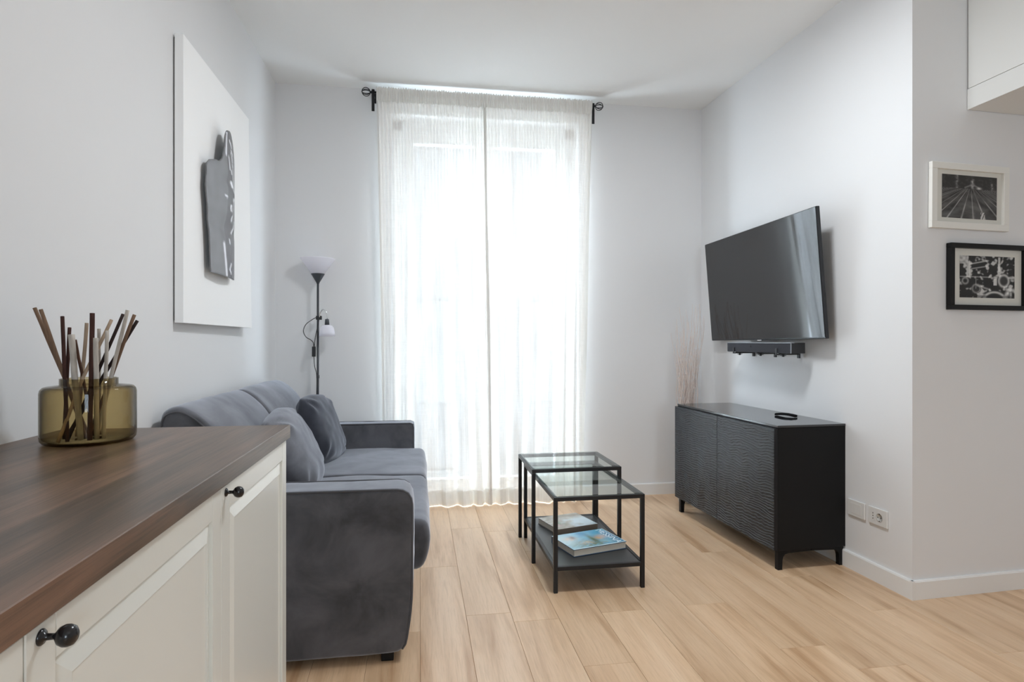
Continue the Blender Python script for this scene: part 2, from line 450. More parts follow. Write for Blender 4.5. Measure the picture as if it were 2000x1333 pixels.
# ------------------------------------------------------------------ the setting
XL, YB, ZC = -0.985, 4.35, 2.965
YR, XR = -3.0, 3.42
def right_x(y): return 2.164 + (4.35-y)*(2.211-2.164)/(4.35-2.396)
def ret_y(x): return 2.396 + 0.052*(x-2.211)
sub = MB().box((XL-0.1, YR-0.1, -0.10), (XR+0.1, YB+0.02, -0.012))
floor = struct('floor', sub, mat('subfloor', (0.12, 0.09, 0.07), 0.9))
random.seed(7)
PW, PL, G = 0.193, 1.19, 0.0007
joint = {0: 3.116, 1: 2.545, 2: 2.458, 3: 2.083, 4: 2.484, 5: 2.99, 6: 2.494, 7: 2.087, 8: 1.915, 9: 2.72, 10: 2.32, 11: 1.93}
def plank_mesh(w, l):
    c = 0.0010
    vs = [(0, 0, -0.012), (w, 0, -0.012), (w, l, -0.012), (0, l, -0.012), (0, 0, -c), (w, 0, -c), (w, l, -c), (0, l, -c),
          (c, c, 0), (w-c, c, 0), (w-c, l-c, 0), (c, l-c, 0)]
    fs = [(4, 5, 9, 8), (5, 6, 10, 9), (6, 7, 11, 10), (7, 4, 8, 11), (8, 9, 10, 11), (0, 1, 5, 4), (1, 2, 6, 5), (2, 3, 7, 6), (3, 0, 4, 7)]
    return vs, fs
pl_cache = {}
for k in range(-6, 18):
    x0 = 0.006+PW*k; x1 = x0+PW-G
    x0c, x1c = max(x0, XL), min(x1, XR)
    if x1c-x0c < 0.005: continue
    ymax = YB if x0c < 2.17 else 2.45
    j0 = joint.get(k, 2.0+random.random()*PL)
    y = j0-PL*6
    while y < ymax:
        a, b = max(y, YR), min(y+PL-G, ymax)
        y += PL
        if b-a < 0.03: continue
        key = (round(x1c-x0c, 4), round(b-a, 4))
        if key not in pl_cache:
            o = MB().add(*plank_mesh(*key)).build('plank', M_plank, floor, (x0c, a, 0)); pl_cache[key] = o
        else:
            o = pl_cache[key].copy(); COL.objects.link(o); o.parent = floor; o.location = (x0c, a, 0)

struct('ceiling', MB().box((XL-0.1, YR-0.1, ZC), (XR+0.1, YB+0.6, ZC+0.1)), M_ceil)
struct('wall_left', MB().box((XL-0.1, YR-0.1, -0.05), (XL, YB+0.6, ZC)), M_wall)
# back wall with the french window niche
NX0, NX1, NZ = -0.19, 1.185, 2.80
bw = MB()
bw.box((XL, YB, -0.05), (NX0, YB+0.48, ZC)); bw.box((NX1, YB, -0.05), (2.45, YB+0.48, ZC))
bw.box((NX0, YB, NZ), (NX1, YB+0.48, ZC)); bw.box((NX0, YB, -0.10), (NX1, YB+0.48, 0.0))
struct('wall_back', bw, M_wall)
struct('wall_right', MB().prism([(2.164, YB+0.01), (2.211, 2.396), (2.33, 2.52), (2.33, YB+0.01)][::-1], -0.05, ZC), M_wall)
struct('wall_right_return', MB().prism([(2.211, 2.396), (XR, ret_y(XR)), (XR, ret_y(XR)+0.12), (2.33, 2.52)][::-1], -0.05, ZC), M_wall)
struct('wall_far_right', MB().box((XR, YR-0.1, -0.05), (XR+0.1, ret_y(XR)+0.14, ZC)), M_wall)
rw = MB()
rw.box((XL, YR-0.1, -0.05), (0.45, YR, ZC)); rw.box((1.35, YR-0.1, -0.05), (XR, YR, ZC))
rw.box((0.45, YR-0.1, -0.05), (1.35, YR, 1.0)); rw.box((0.45, YR-0.1, 2.2), (1.35, YR, ZC))
struct('wall_rear', rw, M_wall)
w2 = struct('window_2', MB().box((0.45, YR-0.09, 1.0), (1.35, YR-0.05, 1.06)).box((0.45, YR-0.09, 2.14), (1.35, YR-0.05, 2.2))
            .box((0.45, YR-0.09, 1.06), (0.51, YR-0.05, 2.14)).box((1.29, YR-0.09, 1.06), (1.35, YR-0.05, 2.14)), M_winframe)
MB().box((0.50, YR-0.078, 1.05), (1.30, YR-0.074, 2.15)).build('pane', M_pane, w2)

def baseboard(name, p, q, inward):
    p = Vector(p); q = Vector(q); t = Vector(inward).normalized()*0.014
    prof = [(0, 0), (1, 0), (1, 0.079), (0.75, 0.086), (0, 0.086)]
    vs = [(a.x+t.x*u, a.y+t.y*u, z) for a in (p, q) for u, z in prof]
    n = len(prof)
    fs = [tuple(range(n)), tuple(range(2*n-1, n-1, -1))]+[(i, n+i, n+(i+1) % n, (i+1) % n) for i in range(n)]
    mb = MB().add(vs, fs)
    struct(name, mb, M_base)
baseboard('baseboard_left', (XL, YB), (XL, 1.86), (1, 0))
baseboard('baseboard_back', (NX1+0.01, YB), (2.164, YB), (0, -1))
baseboard('baseboard_back_left', (XL, YB), (NX0-0.01, YB), (0, -1))
e = Vector((2.211-2.164, 2.396-YB)).normalized()
baseboard('baseboard_right', (2.164, YB), (2.211+e.x*0.014, 2.396+e.y*0.014), (-1, -0.024))
baseboard('baseboard_right_return', (2.211-0.014, 2.396-0.0007), (3.40, ret_y(3.40)), (0.052, -1))

cl = thing('ceiling_lamp', 'round flush white ceiling lamp above the room, outside the photo', 'lamp', (0.90, 2.30, ZC))
MB().lathe([(0.26, 0.0), (0.26, -0.05), (0.245, -0.062), (0.235, -0.062), (0.235, -0.02), (0.0, -0.02)], (0, 0, 0), 48).build('housing', M_winframe, cl)
# french window in the niche
fy0, fy1 = YB+0.14, YB+0.21
win = MB()
win.box((NX0, fy0, 0), (NX0+0.07, fy1+0.02, NZ)); win.box((NX1-0.07, fy0, 0), (NX1, fy1+0.02, NZ)); win.box((NX0, fy0, NZ-0.07), (NX1, fy1+0.02, NZ))
win.box((NX0, fy0, 0), (NX1, fy1+0.02, 0.03))
window = struct('window_1', win, M_winframe, 'tall white french window behind the sheer curtains')
wx0, wx1 = NX0+0.07, NX1-0.07; wm = (wx0+wx1)/2
for a, b in ((wx0, wm-0.002), (wm+0.002, wx1)):
    s = MB()
    s.box((a, fy0-0.01, 0.03), (a+0.08, fy1-0.005, NZ-0.07), 0.004); s.box((b-0.08, fy0-0.01, 0.03), (b, fy1-0.005, NZ-0.07), 0.004)
    for z0, z1 in ((0.03, 0.14), (2.64, NZ-0.07)): s.box((a+0.08, fy0-0.008, z0), (b-0.08, fy1-0.008, z1), 0.003)
    sash = s.build('sash', M_winframe, window)
    MB().box((a+0.078, fy0+0.02, 0.138), (b-0.078, fy0+0.026, 2.642)).build('pane', M_pane, sash)
MB().box((wm-0.012, fy0-0.025, 0.98), (wm+0.012, fy0-0.01, 1.10), 0.003).box((wm-0.008, fy0-0.06, 1.02), (wm+0.008, fy0-0.02, 1.04), 0.003).box((wm-0.008, fy0-0.065, 0.94), (wm+0.008, fy0-0.05, 1.045), 0.004).build('window_handle', M_chrome, window)

# the house across the street, seen faintly through the cloth
hs = thing('building', 'pale house front across the street, faint behind the sheer curtains', 'building', (2.6, 12.5, -6.0))
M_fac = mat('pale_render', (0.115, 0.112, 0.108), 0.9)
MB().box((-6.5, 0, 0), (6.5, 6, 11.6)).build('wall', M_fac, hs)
MB().box((-6.9, -0.45, 11.6), (6.9, 6.3, 11.85)).build('roof', mat('roof_edge', (0.35, 0.30, 0.27), 0.9), hs)
for k in range(5):
    for zz in (2.4, 5.9, 8.3):
        if zz == 8.3: continue
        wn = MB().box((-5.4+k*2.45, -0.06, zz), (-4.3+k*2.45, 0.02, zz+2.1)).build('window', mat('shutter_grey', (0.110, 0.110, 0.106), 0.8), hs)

# ------------------------------------------------------------------ curtain rod and curtains
ROD_Y, ROD_Z = 4.25, 2.902
rod = thing('curtain_rod', 'thin black curtain rod with round cage finials under the ceiling', 'curtain rod', (0.476, ROD_Y, ROD_Z))
MB().tube([(-0.80, 0, 0), (0.80, 0, 0)], 0.008, 10).build('pole', M_blackmetal, rod)
for sgn, xb in ((-1, -0.789), (1, 0.789)):
    f = MB()
    cx = xb+sgn*0.048; R = 0.028
    f.tube([(xb-sgn*0.0, 0, 0), (xb+sgn*0.024, 0, 0)], [0.013, 0.006], 10)
    f.lathe([(0.0, -0.005), (0.007, 0), (0.0, 0.005)], (cx+sgn*R, 0, 0), 8, (1, 0, 0))
    for k in range(6):
        a = pi*k/6
        pts = []
        for j in range(13):
            th = pi*j/12
            pts.append((cx-sgn*R*cos(th), R*sin(th)*cos(2*a), R*sin(th)*sin(2*a)))
        f.tube(pts, 0.0028, 5)
    f.build('finial', M_blackmetal, rod)
    b = MB()
    b.box((xb-0.010, -0.012, -0.012), (xb+0.010, 0.012, 0.018), 0.003)
    b.box((xb-0.010, -0.012, -0.135), (xb+0.010, -0.006, 0.0), 0.002)
    b.tube([(xb, 0.0, -0.004), (xb, YB-ROD_Y-0.002, -0.004)], 0.006, 8)
    b.box((xb-0.014, YB-ROD_Y-0.006, -0.04), (xb+0.014, YB-ROD_Y-0.0005, 0.03), 0.002)
    b.build('bracket', M_blackmetal, rod)

def curtain(label, xt0, xt1, xb0, xb1, seed, seam_left):
    root = thing('sheer_curtain', label, 'curtain', ((xb0+xb1)/2, ROD_Y, 0.0), 0, 'sheer curtains on the black rod')
    ox, oy = (xb0+xb1)/2, ROD_Y
    nx, nz_ = 240, 70
    ztop = 2.928
    def pt(u, z):
        t = 1-z/ztop
        x0 = xt0+(xb0-xt0)*t; x1 = xt1+(xb1-xt1)*t
        up = u + 0.012*sin(5*u+3*t+seed)*t
        x = x0+(x1-x0)*up
        g = exp(-(ztop-z)*2.2)                      # gathered top
        y = 0.0
        y += 0.014*g*sin(2*pi*34*u+2*noise.noise(Vector((u*9, seed, 0))))
        amp = (1-g)*(0.010+0.016*t)
        ph = 2.2*noise.noise(Vector((u*3.1, z*0.35, seed)))
        y += amp*sin(2*pi*6.5*u+1.6*ph+seed)
        y += amp*0.30*sin(2*pi*14*u+3.0*ph+1.3*seed)
        y += (1-g)*0.0012*sin(2*pi*38*u+6*noise.noise(Vector((u*8, z*0.5, seed+4))))
        y += 0.010*t*noise.noise(Vector((u*3, z*1.7, seed+8)))
        y += 0.0025*noise.noise(Vector((u*14, z*9, seed+2)))*t
        x += 0.004*(1-g)*noise.noise(Vector((u*6, z*1.1, seed+3)))
        return (x-ox, y-0.006*t, z)
    vs = []; zs = []
    for j in range(nz_+1):
        z = 0.002+(ztop-0.002)*j/nz_; zs.append(z)
        for i in range(nx+1):
            p = pt(i/nx, z)
            zz = z + (0.006*noise.noise(Vector((i/nx*16, seed, 5))) if j == nz_ else 0) + (0.002+0.003*noise.noise(Vector((i/nx*6, seed, 7))) if j == 0 else 0)
            if 2.885 < z < 2.93: p = (p[0], p[1]*0.8-0.006, z)
            vs.append((p[0], p[1], zz))
    fs = [(j*(nx+1)+i, j*(nx+1)+i+1, (j+1)*(nx+1)+i+1, (j+1)*(nx+1)+i) for j in range(nz_) for i in range(nx)]
    MB().add(vs, fs, True).build('fabric', M_curtain, root)
    # gathered rod pocket (second layer of cloth before the rod)
    vs = []; rows = 12
    for j in range(rows+1):
        z = 2.838+(2.936-2.838)*j/rows
        for i in range(nx*2+1):
            u = i/(nx*2); p = pt(u, min(z, ztop)); 
            k = sin(2*pi*46*u+3*noise.noise(Vector((u*20, seed, 1))))
            dip = abs((z-2.902)/0.05); pinch = 0.4+0.6*min(1, dip)
            edge = (0.007*noise.noise(Vector((u*38, seed, 3)))) if j in (0, rows) else 0
            vs.append((p[0], -0.013-0.006*k*pinch+0.003*(1-pinch), z+edge+0.003*k*(1 if j == rows else 0)))
    n2 = nx*2+1
    fs = [(j*n2+i, j*n2+i+1, (j+1)*n2+i+1, (j+1)*n2+i) for j in range(rows) for i in range(nx*2)]
    MB().add(vs, fs, True).build('rod_pocket', M_hem, root)
    # hems: bottom and both sides, doubled cloth
    vs = []; rows = 6
    for j in range(rows+1):
        z = 0.012+0.10*j/rows
        for i in range(nx+1):
            p = pt(i/nx, z); vs.append((p[0], p[1]-0.0025, z))
    fs = [(j*(nx+1)+i, j*(nx+1)+i+1, (j+1)*(nx+1)+i+1, (j+1)*(nx+1)+i) for j in range(rows) for i in range(nx)]
    MB().add(vs, fs, True).build('bottom_hem', M_hem, root)
    for u0, u1 in ((0.0, 0.022), (0.978, 1.0)):
        vs = []
        for j in range(nz_+1):
            z = 0.012+(2.83)*j/nz_
            for i in range(7):
                u = u0+(u1-u0)*i/6; p = pt(u, z); vs.append((p[0], p[1]-0.003, z))
        fs = [(j*7+i, j*7+i+1, (j+1)*7+i+1, (j+1)*7+i) for j in range(nz_) for i in range(6)]
        MB().add(vs, fs, True).build('side_hem', M_hem, root)
curtain('left sheer white linen curtain panel, its foot beside the sofa arm', -0.292, 0.470, -0.235, 0.515, 1.3, False)
curtain('right sheer white linen curtain panel, hanging behind the glass tables', 0.455, 1.262, 0.500, 1.185, 4.7, True)

# ------------------------------------------------------------------ base cabinets with worktop
WZ = 0.924
xw = -0.374
wt = MB().box((XL+0.001, -0.70, WZ-0.038), (xw, 1.841, WZ), 0.0015, 1)
tag(wt.build('worktop', M_worktop), 'long dark brown wood grain worktop over the off-white cabinets', 'worktop')
CT = WZ-0.038      # cabinet top
def cabinet_door_parts(root, y0, y1):
    """local coords: x from the wall, y along"""
    xf = 0.600; xb = xf-0.019; z0, z1 = 0.10, CT-0.006; st = 0.050
    d = MB()
    d.box((xb, y0, z0), (xf-0.007, y1, z1))
    d.box((xb, y0, z0), (xf, y0+st, z1), 0.0012, 1); d.box((xb, y1-st, z0), (xf, y1, z1), 0.0012, 1)
    d.box((xb, y0+st+0.0006, z1-st), (xf-0.0003, y1-st-0.0006, z1), 0.0012, 1); d.box((xb, y0+st+0.0006, z0), (xf-0.0003, y1-st-0.0006, z0+st), 0.0012, 1)
    # raised panel: sloping field and flat centre
    a0, a1, b0, b1 = y0+st+0.001, y1-st-0.001, z0+st+0.001, z1-st-0.001; s = 0.030
    lo, hi = xf-0.007, xf-0.0005
    vs = [(lo, a0, b0), (lo, a1, b0), (lo, a1, b1), (lo, a0, b1),
          (hi, a0+s, b0+s), (hi, a1-s, b0+s), (hi, a1-s, b1-s), (hi, a0+s, b1-s),
          (hi-0.0022, a0+s+0.0018, b0+s+0.0018), (hi-0.0022, a1-s-0.0018, b0+s+0.0018), (hi-0.0022, a1-s-0.0018, b1-s-0.0018), (hi-0.0022, a0+s+0.0018, b1-s-0.0018)]
    fs = [(0, 1, 5, 4), (1, 2, 6, 5), (2, 3, 7, 6), (3, 0, 4, 7), (4, 5, 9, 8), (5, 6, 10, 9), (6, 7, 11, 10), (7, 4, 8, 11), (8, 9, 10, 11)]
    d.add(vs, fs)
    door = d.build('door', M_cab, root)
    k = MB(); ky, kz = y0+0.024, 0.8655
    k.lathe([(0.0085, 0.0), (0.0085, 0.0012), (0.007, 0.003), (0.0035, 0.0045), (0.0032, 0.013), (0.0055, 0.015), (0.0092, 0.018), (0.0112, 0.0225), (0.0112, 0.0265), (0.0095, 0.031), (0.006, 0.0335), (0.0, 0.0345)],
            (xf, ky, kz), 28, (1, 0, 0))
    k.build('knob', M_knob, door)
def base_cabinet(y0, y1, label, end=False):
    r = thing('base_cabinet', label, 'cabinet', (XL+0.001, y0, 0), 0, 'base cabinets under the wooden worktop')
    w = y1-y0
    b = MB()
    b.box((0, 0.001, 0.10), (0.579, 0.019, CT)); b.box((0, w-0.019, 0.10), (0.579, w-0.001, CT))
    b.box((0, 0.019, 0.10), (0.579, w-0.019, 0.118)); b.box((0, 0.019, CT-0.018), (0.579, w-0.019, CT)); b.box((0, 0.019, 0.118), (0.008, w-0.019, CT-0.018))
    b.build('body', M_cab, r)
    MB().box((0.50, 0.0, 0.0), (0.516, w, 0.10)).build('plinth', M_cab, r)
    cabinet_door_parts(r, 0.0015, w-0.0015)
    if end:
        MB().box((0.0, w-0.0005, 0.0), (0.579, w+0.010, CT)).build('side_panel', M_cab, r)
    return r
base_cabinet(1.252, 1.846-0.012, 'off-white cabinet with black knob at the sofa end of the worktop', True)
base_cabinet(0.656, 1.252, 'off-white cabinet in the middle, its large black knob nearest the camera')
base_cabinet(0.060, 0.656, 'off-white cabinet cut off at the lower left corner of the photo')
base_cabinet(-0.60, 0.060, 'off-white cabinet at the outer end of the row, behind the camera position')

# ------------------------------------------------------------------ reed jar
JX, JY = -0.798, 1.607
jar = thing('glass_jar', 'round smoked olive glass jar with short neck standing on the dark worktop', 'jar', (JX, JY, WZ))
R = 0.099
outer = [(0.0, 0.0005), (R-0.014, 0.0005), (R-0.006, 0.003), (R-0.001, 0.010), (R, 0.020), (R, 0.122), (R-0.002, 0.130), (R-0.007, 0.1355), (R-0.014, 0.1375), (0.062, 0.139), (0.060, 0.141), (0.060, 0.156)]
inner = [(0.057, 0.156), (0.057, 0.139), (R-0.016, 0.134), (R-0.009, 0.132), (R-0.005, 0.127), (R-0.003, 0.120), (R-0.003, 0.020), (R-0.006, 0.012), (R-0.016, 0.007), (0.0, 0.007)]
MB().lathe(outer+inner, (0, 0, 0), 64, closed=True).build('glass_body', M_brownglass, jar)
STK = {'b': srgb(120, 96, 78), 'd': srgb(70, 46, 40), 'k': srgb(52, 40, 38), 't': srgb(172, 150, 128), 'w': srgb(190, 182, 172), 'm': srgb(98, 72, 60)}
def stick_mat(c):
    nm = 'reed_'+c
    if nm in MATS: return MATS[nm]
    m = mat(nm, STK[c], 0.8, spec=0.2); v = coords(m, (60, 60, 6))
    n = tex_noise(m, v, 2.0, 4)
    r = ramp(m, [(0.3, tuple(x*0.7 for x in STK[c][:3])), (0.7, tuple(min(1, x*1.2) for x in STK[c][:3]))]); L(m, n, r.inputs[0])
    L(m, r.outputs[0], m.node_tree.nodes['Principled BSDF'].inputs['Base Color']); return m
# tip (x, z over worktop), point in the neck (x, y), colour, radius; x is across the picture, y away from the camera
reeds = [(-0.106, 0.030, 0.326, -0.047, 0.010, 'b', .0036), (-0.094, -0.01, 0.321, -0.046, -0.012, 'b', .0036), (-0.053, 0.01, 0.306, -0.048, -0.02, 'd', .0036),
         (-0.039, 0.04, 0.280, -0.044, 0.022, 'd', .0034), (-0.036, -0.05, 0.262, -0.028, -0.040, 'w', .0058), (-0.028, 0.03, 0.250, -0.012, 0.03, 'm', .0030),
         (-0.004, 0.05, 0.292, -0.014, 0.042, 't', .0036), (0.005, -0.03, 0.314, 0.002, -0.042, 'd', .0046), (0.011, -0.055, 0.254, 0.012, -0.048, 'w', .0048),
         (0.021, 0.05, 0.278, 0.022, 0.046, 'w', .0034), (0.046, 0.02, 0.300, -0.016, -0.02, 't', .0034), (0.072, 0.04, 0.316, 0.010, 0.01, 'k', .0034),
         (0.077, -0.02, 0.324, 0.042, -0.015, 'w', .0038), (0.094, 0.0, 0.314, 0.043, 0.012, 'b', .0036), (0.103, 0.04, 0.300, 0.026, 0.03, 'k', .0036), (0.034, -0.03, 0.272, 0.031, -0.036, 'w', .0036)]
fx, fy = Vector((cos(radians(-28)), sin(radians(-28)))), None
ax_r = Vector((0.8829, 0.4695)); ax_f = Vector((-0.4695, 0.8829))   # across and away as seen from in front of the jar
for i, (tx, ty, tz, nx_, ny_, c, rad) in enumerate(reeds):
    dz = tz-0.15; sx_, sy_ = (tx-nx_)/dz, (ty-ny_)/dz
    bx, by = nx_-sx_*0.14, ny_-sy_*0.14
    l = sqrt(bx*bx+by*by)
    if l > 0.078: bx *= 0.078/l; by *= 0.078/l
    pts = []
    for k in range(9):
        t = k/8
        if t < 0.45: s = t/0.45; X = bx+(nx_-bx)*s; Y = by+(ny_-by)*s; Z = 0.010+(0.15-0.010)*s
        else: s = (t-0.45)/0.55; X = nx_+(tx-nx_)*s; Y = ny_+(ty-ny_)*s; Z = 0.15+(tz-0.15)*s
        wob = 0.0012
        X += wob*noise.noise(Vector((i*3.3, t*3, 0))); Y += wob*noise.noise(Vector((i*3.3, t*3, 5)))
        q = ax_r*X+ax_f*Y
        pts.append((q.x, q.y, Z))
    names = {'b': 'brown', 'd': 'dark reddish brown', 'k': 'blackish brown', 't': 'tan', 'w': 'whitish', 'm': 'mid brown'}
    pos = ['reaching furthest left', 'second from the left, beside the furthest one', 'upright left of centre', 'short, behind the upright left one', 'thick and short at front left', 'thin and short, leaning left behind',
           'upright left of the tall centre one', 'tallest upright at the centre', 'short and thick at front centre', 'thin, behind the centre right', 'leaning right across the centre', 'leaning right behind the pale one',
           'longest pale one leaning right', 'leaning right beside the longest pale one', 'reaching furthest right', 'short and straight right of centre'][i]
    o = MB().tube(smooth_path([(p[0], p[1], p[2]) for p in pts], 2), rad*1.2, 8).build('reed', stick_mat(c), None, (JX, JY, WZ))
    tag(o, f'{names[c]} wooden reed in the glass jar, {pos}', 'reed', 'reeds in the glass jar')

# ------------------------------------------------------------------ canvas with the grey relief plate
cv = thing('canvas_artwork', 'large square white canvas with a grey portrait cutout on the left wall', 'artwork', (XL, 3.09, 1.83))
def canvas_x(y, z):   # the lower right corner stands away from the wall
    u = (y+0.49)/0.98; v = (0.59-z)/1.18
    return 0.016*max(0, u)*max(0, v)
y0c, y1c, z0c, z1c = -0.487, 0.458, -0.584, 0.590
vs = []; nn = 12
def cpt(x, y, z): return (x+canvas_x(y, z), y, z)
for layer, xx in ((0, 0.007), (1, 0.040)):
    for j in range(nn+1):
        for i in range(nn+1): vs.append(cpt(xx, y0c+(y1c-y0c)*i/nn, z0c+(z1c-z0c)*j/nn))
M1 = (nn+1)**2
fs = [(M1+j*(nn+1)+i, M1+j*(nn+1)+i+1, M1+(j+1)*(nn+1)+i+1, M1+(j+1)*(nn+1)+i) for j in range(nn) for i in range(nn)]
fs += [(j*(nn+1)+i+1, j*(nn+1)+i, (j+1)*(nn+1)+i, (j+1)*(nn+1)+i+1) for j in range(nn) for i in range(nn)]
for i in range(nn):
    fs.append((i, i+1, M1+i+1, M1+i)); t = nn*(nn+1)
    fs.append((t+i+1, t+i, M1+t+i, M1+t+i+1))
    fs.append(((i+1)*(nn+1), i*(nn+1), M1+i*(nn+1), M1+(i+1)*(nn+1)))
    fs.append((i*(nn+1)+nn, (i+1)*(nn+1)+nn, M1+(i+1)*(nn+1)+nn, M1+i*(nn+1)+nn))
MB().add(vs, fs).build('canvas', M_canvas, cv)
fr = MB()
for a, b, c, d in ((y0c+.01, z0c+.01, y0c+.05, z1c-.01), (y1c-.05, z0c+.01, y1c-.01, z1c-.01), (y0c+.01, z0c+.01, y1c-.01, z0c+.05), (y0c+.01, z1c-.05, y1c-.01, z1c-.01)):
    fr.box((0.001, a, b), (0.009, c, d))
fr.build('stretcher_frame', M_canvas_back, cv)
# the plate: outline in y,z on the wall plane (metres), cut from a grid and gently curved
outline = [(3.012, 2.173), (3.05, 2.182), (3.077, 2.177), (3.125, 2.139), (3.164, 2.078), (3.170, 2.019), (3.168, 1.895), (3.170, 1.711), (3.164, 1.474), (3.0, 1.476), (2.826, 1.478), (2.818, 1.594), (2.810, 1.674),
           (2.795, 1.779), (2.780, 1.856), (2.790, 1.912), (2.787, 1.949), (2.818, 1.977), (2.866, 1.992), (2.908, 1.996), (2.941, 2.023), (2.959, 2.074), (2.976, 2.131), (2.994, 2.160)]
oy, oz = 3.09, 1.83
bm = bmesh.new()
ovs = [bm.verts.new((0, p[0]-oy, p[1]-oz)) for p in resample(outline, 110)]
face = bm.faces.new(ovs)
ylo, yhi, zlo, zhi = 2.78-oy, 3.17-oy, 1.474-oz, 2.182-oz
for k in range(1, 26):
    yv = ylo+(yhi-ylo)*k/26
    bmesh.ops.bisect_plane(bm, geom=list(bm.verts)+list(bm.edges)+list(bm.faces), plane_co=(0, yv, 0), plane_no=(0, 1, 0))
for k in range(1, 44):
    zv = zlo+(zhi-zlo)*k/44
    bmesh.ops.bisect_plane(bm, geom=list(bm.verts)+list(bm.edges)+list(bm.faces), plane_co=(0, 0, zv), plane_no=(0, 0, 1))
bmesh.ops.triangulate(bm, faces=list(bm.faces))
bmesh.ops.subdivide_edges(bm, edges=list(bm.edges), cuts=1)
for f_ in bm.faces:
    if f_.normal.x < 0: f_.normal_flip()
bm.verts.index_update()
me = bpy.data.meshes.new('portrait_plate')
def plate_h(y, z):
    u = (y-ylo)/(yhi-ylo); v = (z-zlo)/(zhi-zlo)
    h = 0.030+0.018*cos((u-0.55)*pi)
    h += 0.014*exp(-((u-0.62)/0.22)**2-((v-0.62)/0.20)**2)     # face mass
    h += 0.010*exp(-((u-0.70)/0.06)**2-((v-0.55)/0.07)**2)     # nose
    h -= 0.008*exp(-((u-0.56)/0.07)**2-((v-0.64)/0.035)**2)    # eye hollow
    h += 0.007*exp(-((u-0.68)/0.10)**2-((v-0.44)/0.020)**2)    # lips
    h -= 0.010*exp(-((u-0.5)/0.4)**2-((v-0.33)/0.05)**2)       # hollow under the chin
    return h
highlight_strokes = [((205, 165), (226, 202), 5), ((222, 232), (240, 255), 6), ((226, 272), (234, 318), 6), ((214, 262), (226, 240), 4), ((228, 345), (240, 352), 6), ((203, 408), (206, 430), 7), ((228, 440), (246, 500), 3),
           ((198, 505), (203, 540), 6), ((210, 560), (212, 580), 4), ((160, 628), (168, 634), 4), ((212, 640), (218, 668), 8), ((250, 655), (252, 662), 4), ((200, 690), (200, 730), 5), ((232, 690), (230, 728), 5), ((222, 765), (224, 798), 8),
           ((268, 790), (262, 850), 3), ((262, 850), (236, 900), 4), ((208, 960), (212, 990), 4), ((160, 1005), (172, 1130), 7), ((172, 1130), (182, 1250), 8), ((228, 1155), (212, 1200), 6), ((212, 1200), (226, 1225), 7), ((180, 120), (168, 300), 3), ((188, 300), (190, 400), 2)]  # white gloss highlights painted into the plate's colour
def plate_px(y, z):   # back to the drawing's units
    u = (y-ylo)/(yhi-ylo); return 55+u*223, 60+(1-(z-zlo)/(zhi-zlo))*1190+u*30
def plate_col(y, z):
    x, t = plate_px(y, z); w = 0.0
    for (a, b, r) in highlight_strokes:
        ax, ay = a; bx, by = b; dx, dy = bx-ax, by-ay
        k = max(0, min(1, ((x-ax)*dx+(t-ay)*dy)/(dx*dx+dy*dy+1e-6)))
        d = sqrt((x-ax-k*dx)**2+((t-ay-k*dy)*0.6)**2)
        w = max(w, max(0, 1-d/(r+3)))
    g = 0.165+0.05*(x < 175)-0.04*exp(-((x-215)/40)**2-((t-560)/300)**2)+0.03*noise.noise(Vector((x*0.03, t*0.012, 2)))
    g = g+(0.95-g)*min(1, w*1.6)
    return (g*0.97, g*0.98, g*1.05)
nV = len(bm.verts); fv = []; cols = []
for v in bm.verts:
    fv.append((0.040+plate_h(v.co.y, v.co.z), v.co.y, v.co.z)); cols.append(plate_col(v.co.y, v.co.z))
ff = [tuple(v.index for v in f_.verts) for f_ in bm.faces]
bedges = [(e_.verts[0].index, e_.verts[1].index) for e_ in bm.edges if e_.is_boundary]
bm.free()
bv = [(p[0]-0.006, p[1], p[2]) for p in fv]
faces = ff+[tuple(i+nV for i in reversed(f_)) for f_ in ff]+[(a, b, b+nV, a+nV) for a, b in bedges]
plate = MB().add(fv+bv, faces, False).build('portrait_plate', M_plate, cv)
for k, pl in enumerate(plate.data.polygons): pl.use_smooth = k < 2*len(ff)
ca = plate.data.color_attributes.new('col', 'FLOAT_COLOR', 'POINT')
for k in range(2*nV):
    c = cols[k % nV]; ca.data[k].color = (*c, 1) if k < nV else (0.1, 0.1, 0.1, 1)
plate['label'] = 'grey glossy cutout of a face standing off the canvas'
MB().tube([(0.038, -0.10, 0.0), (0.075, -0.10, 0.0)], 0.012, 8).build('spacer', M_canvas_back, cv)
MB().tube([(0.038, -0.02, -0.2), (0.072, -0.02, -0.2)], 0.012, 8).build('spacer', M_canvas_back, cv)

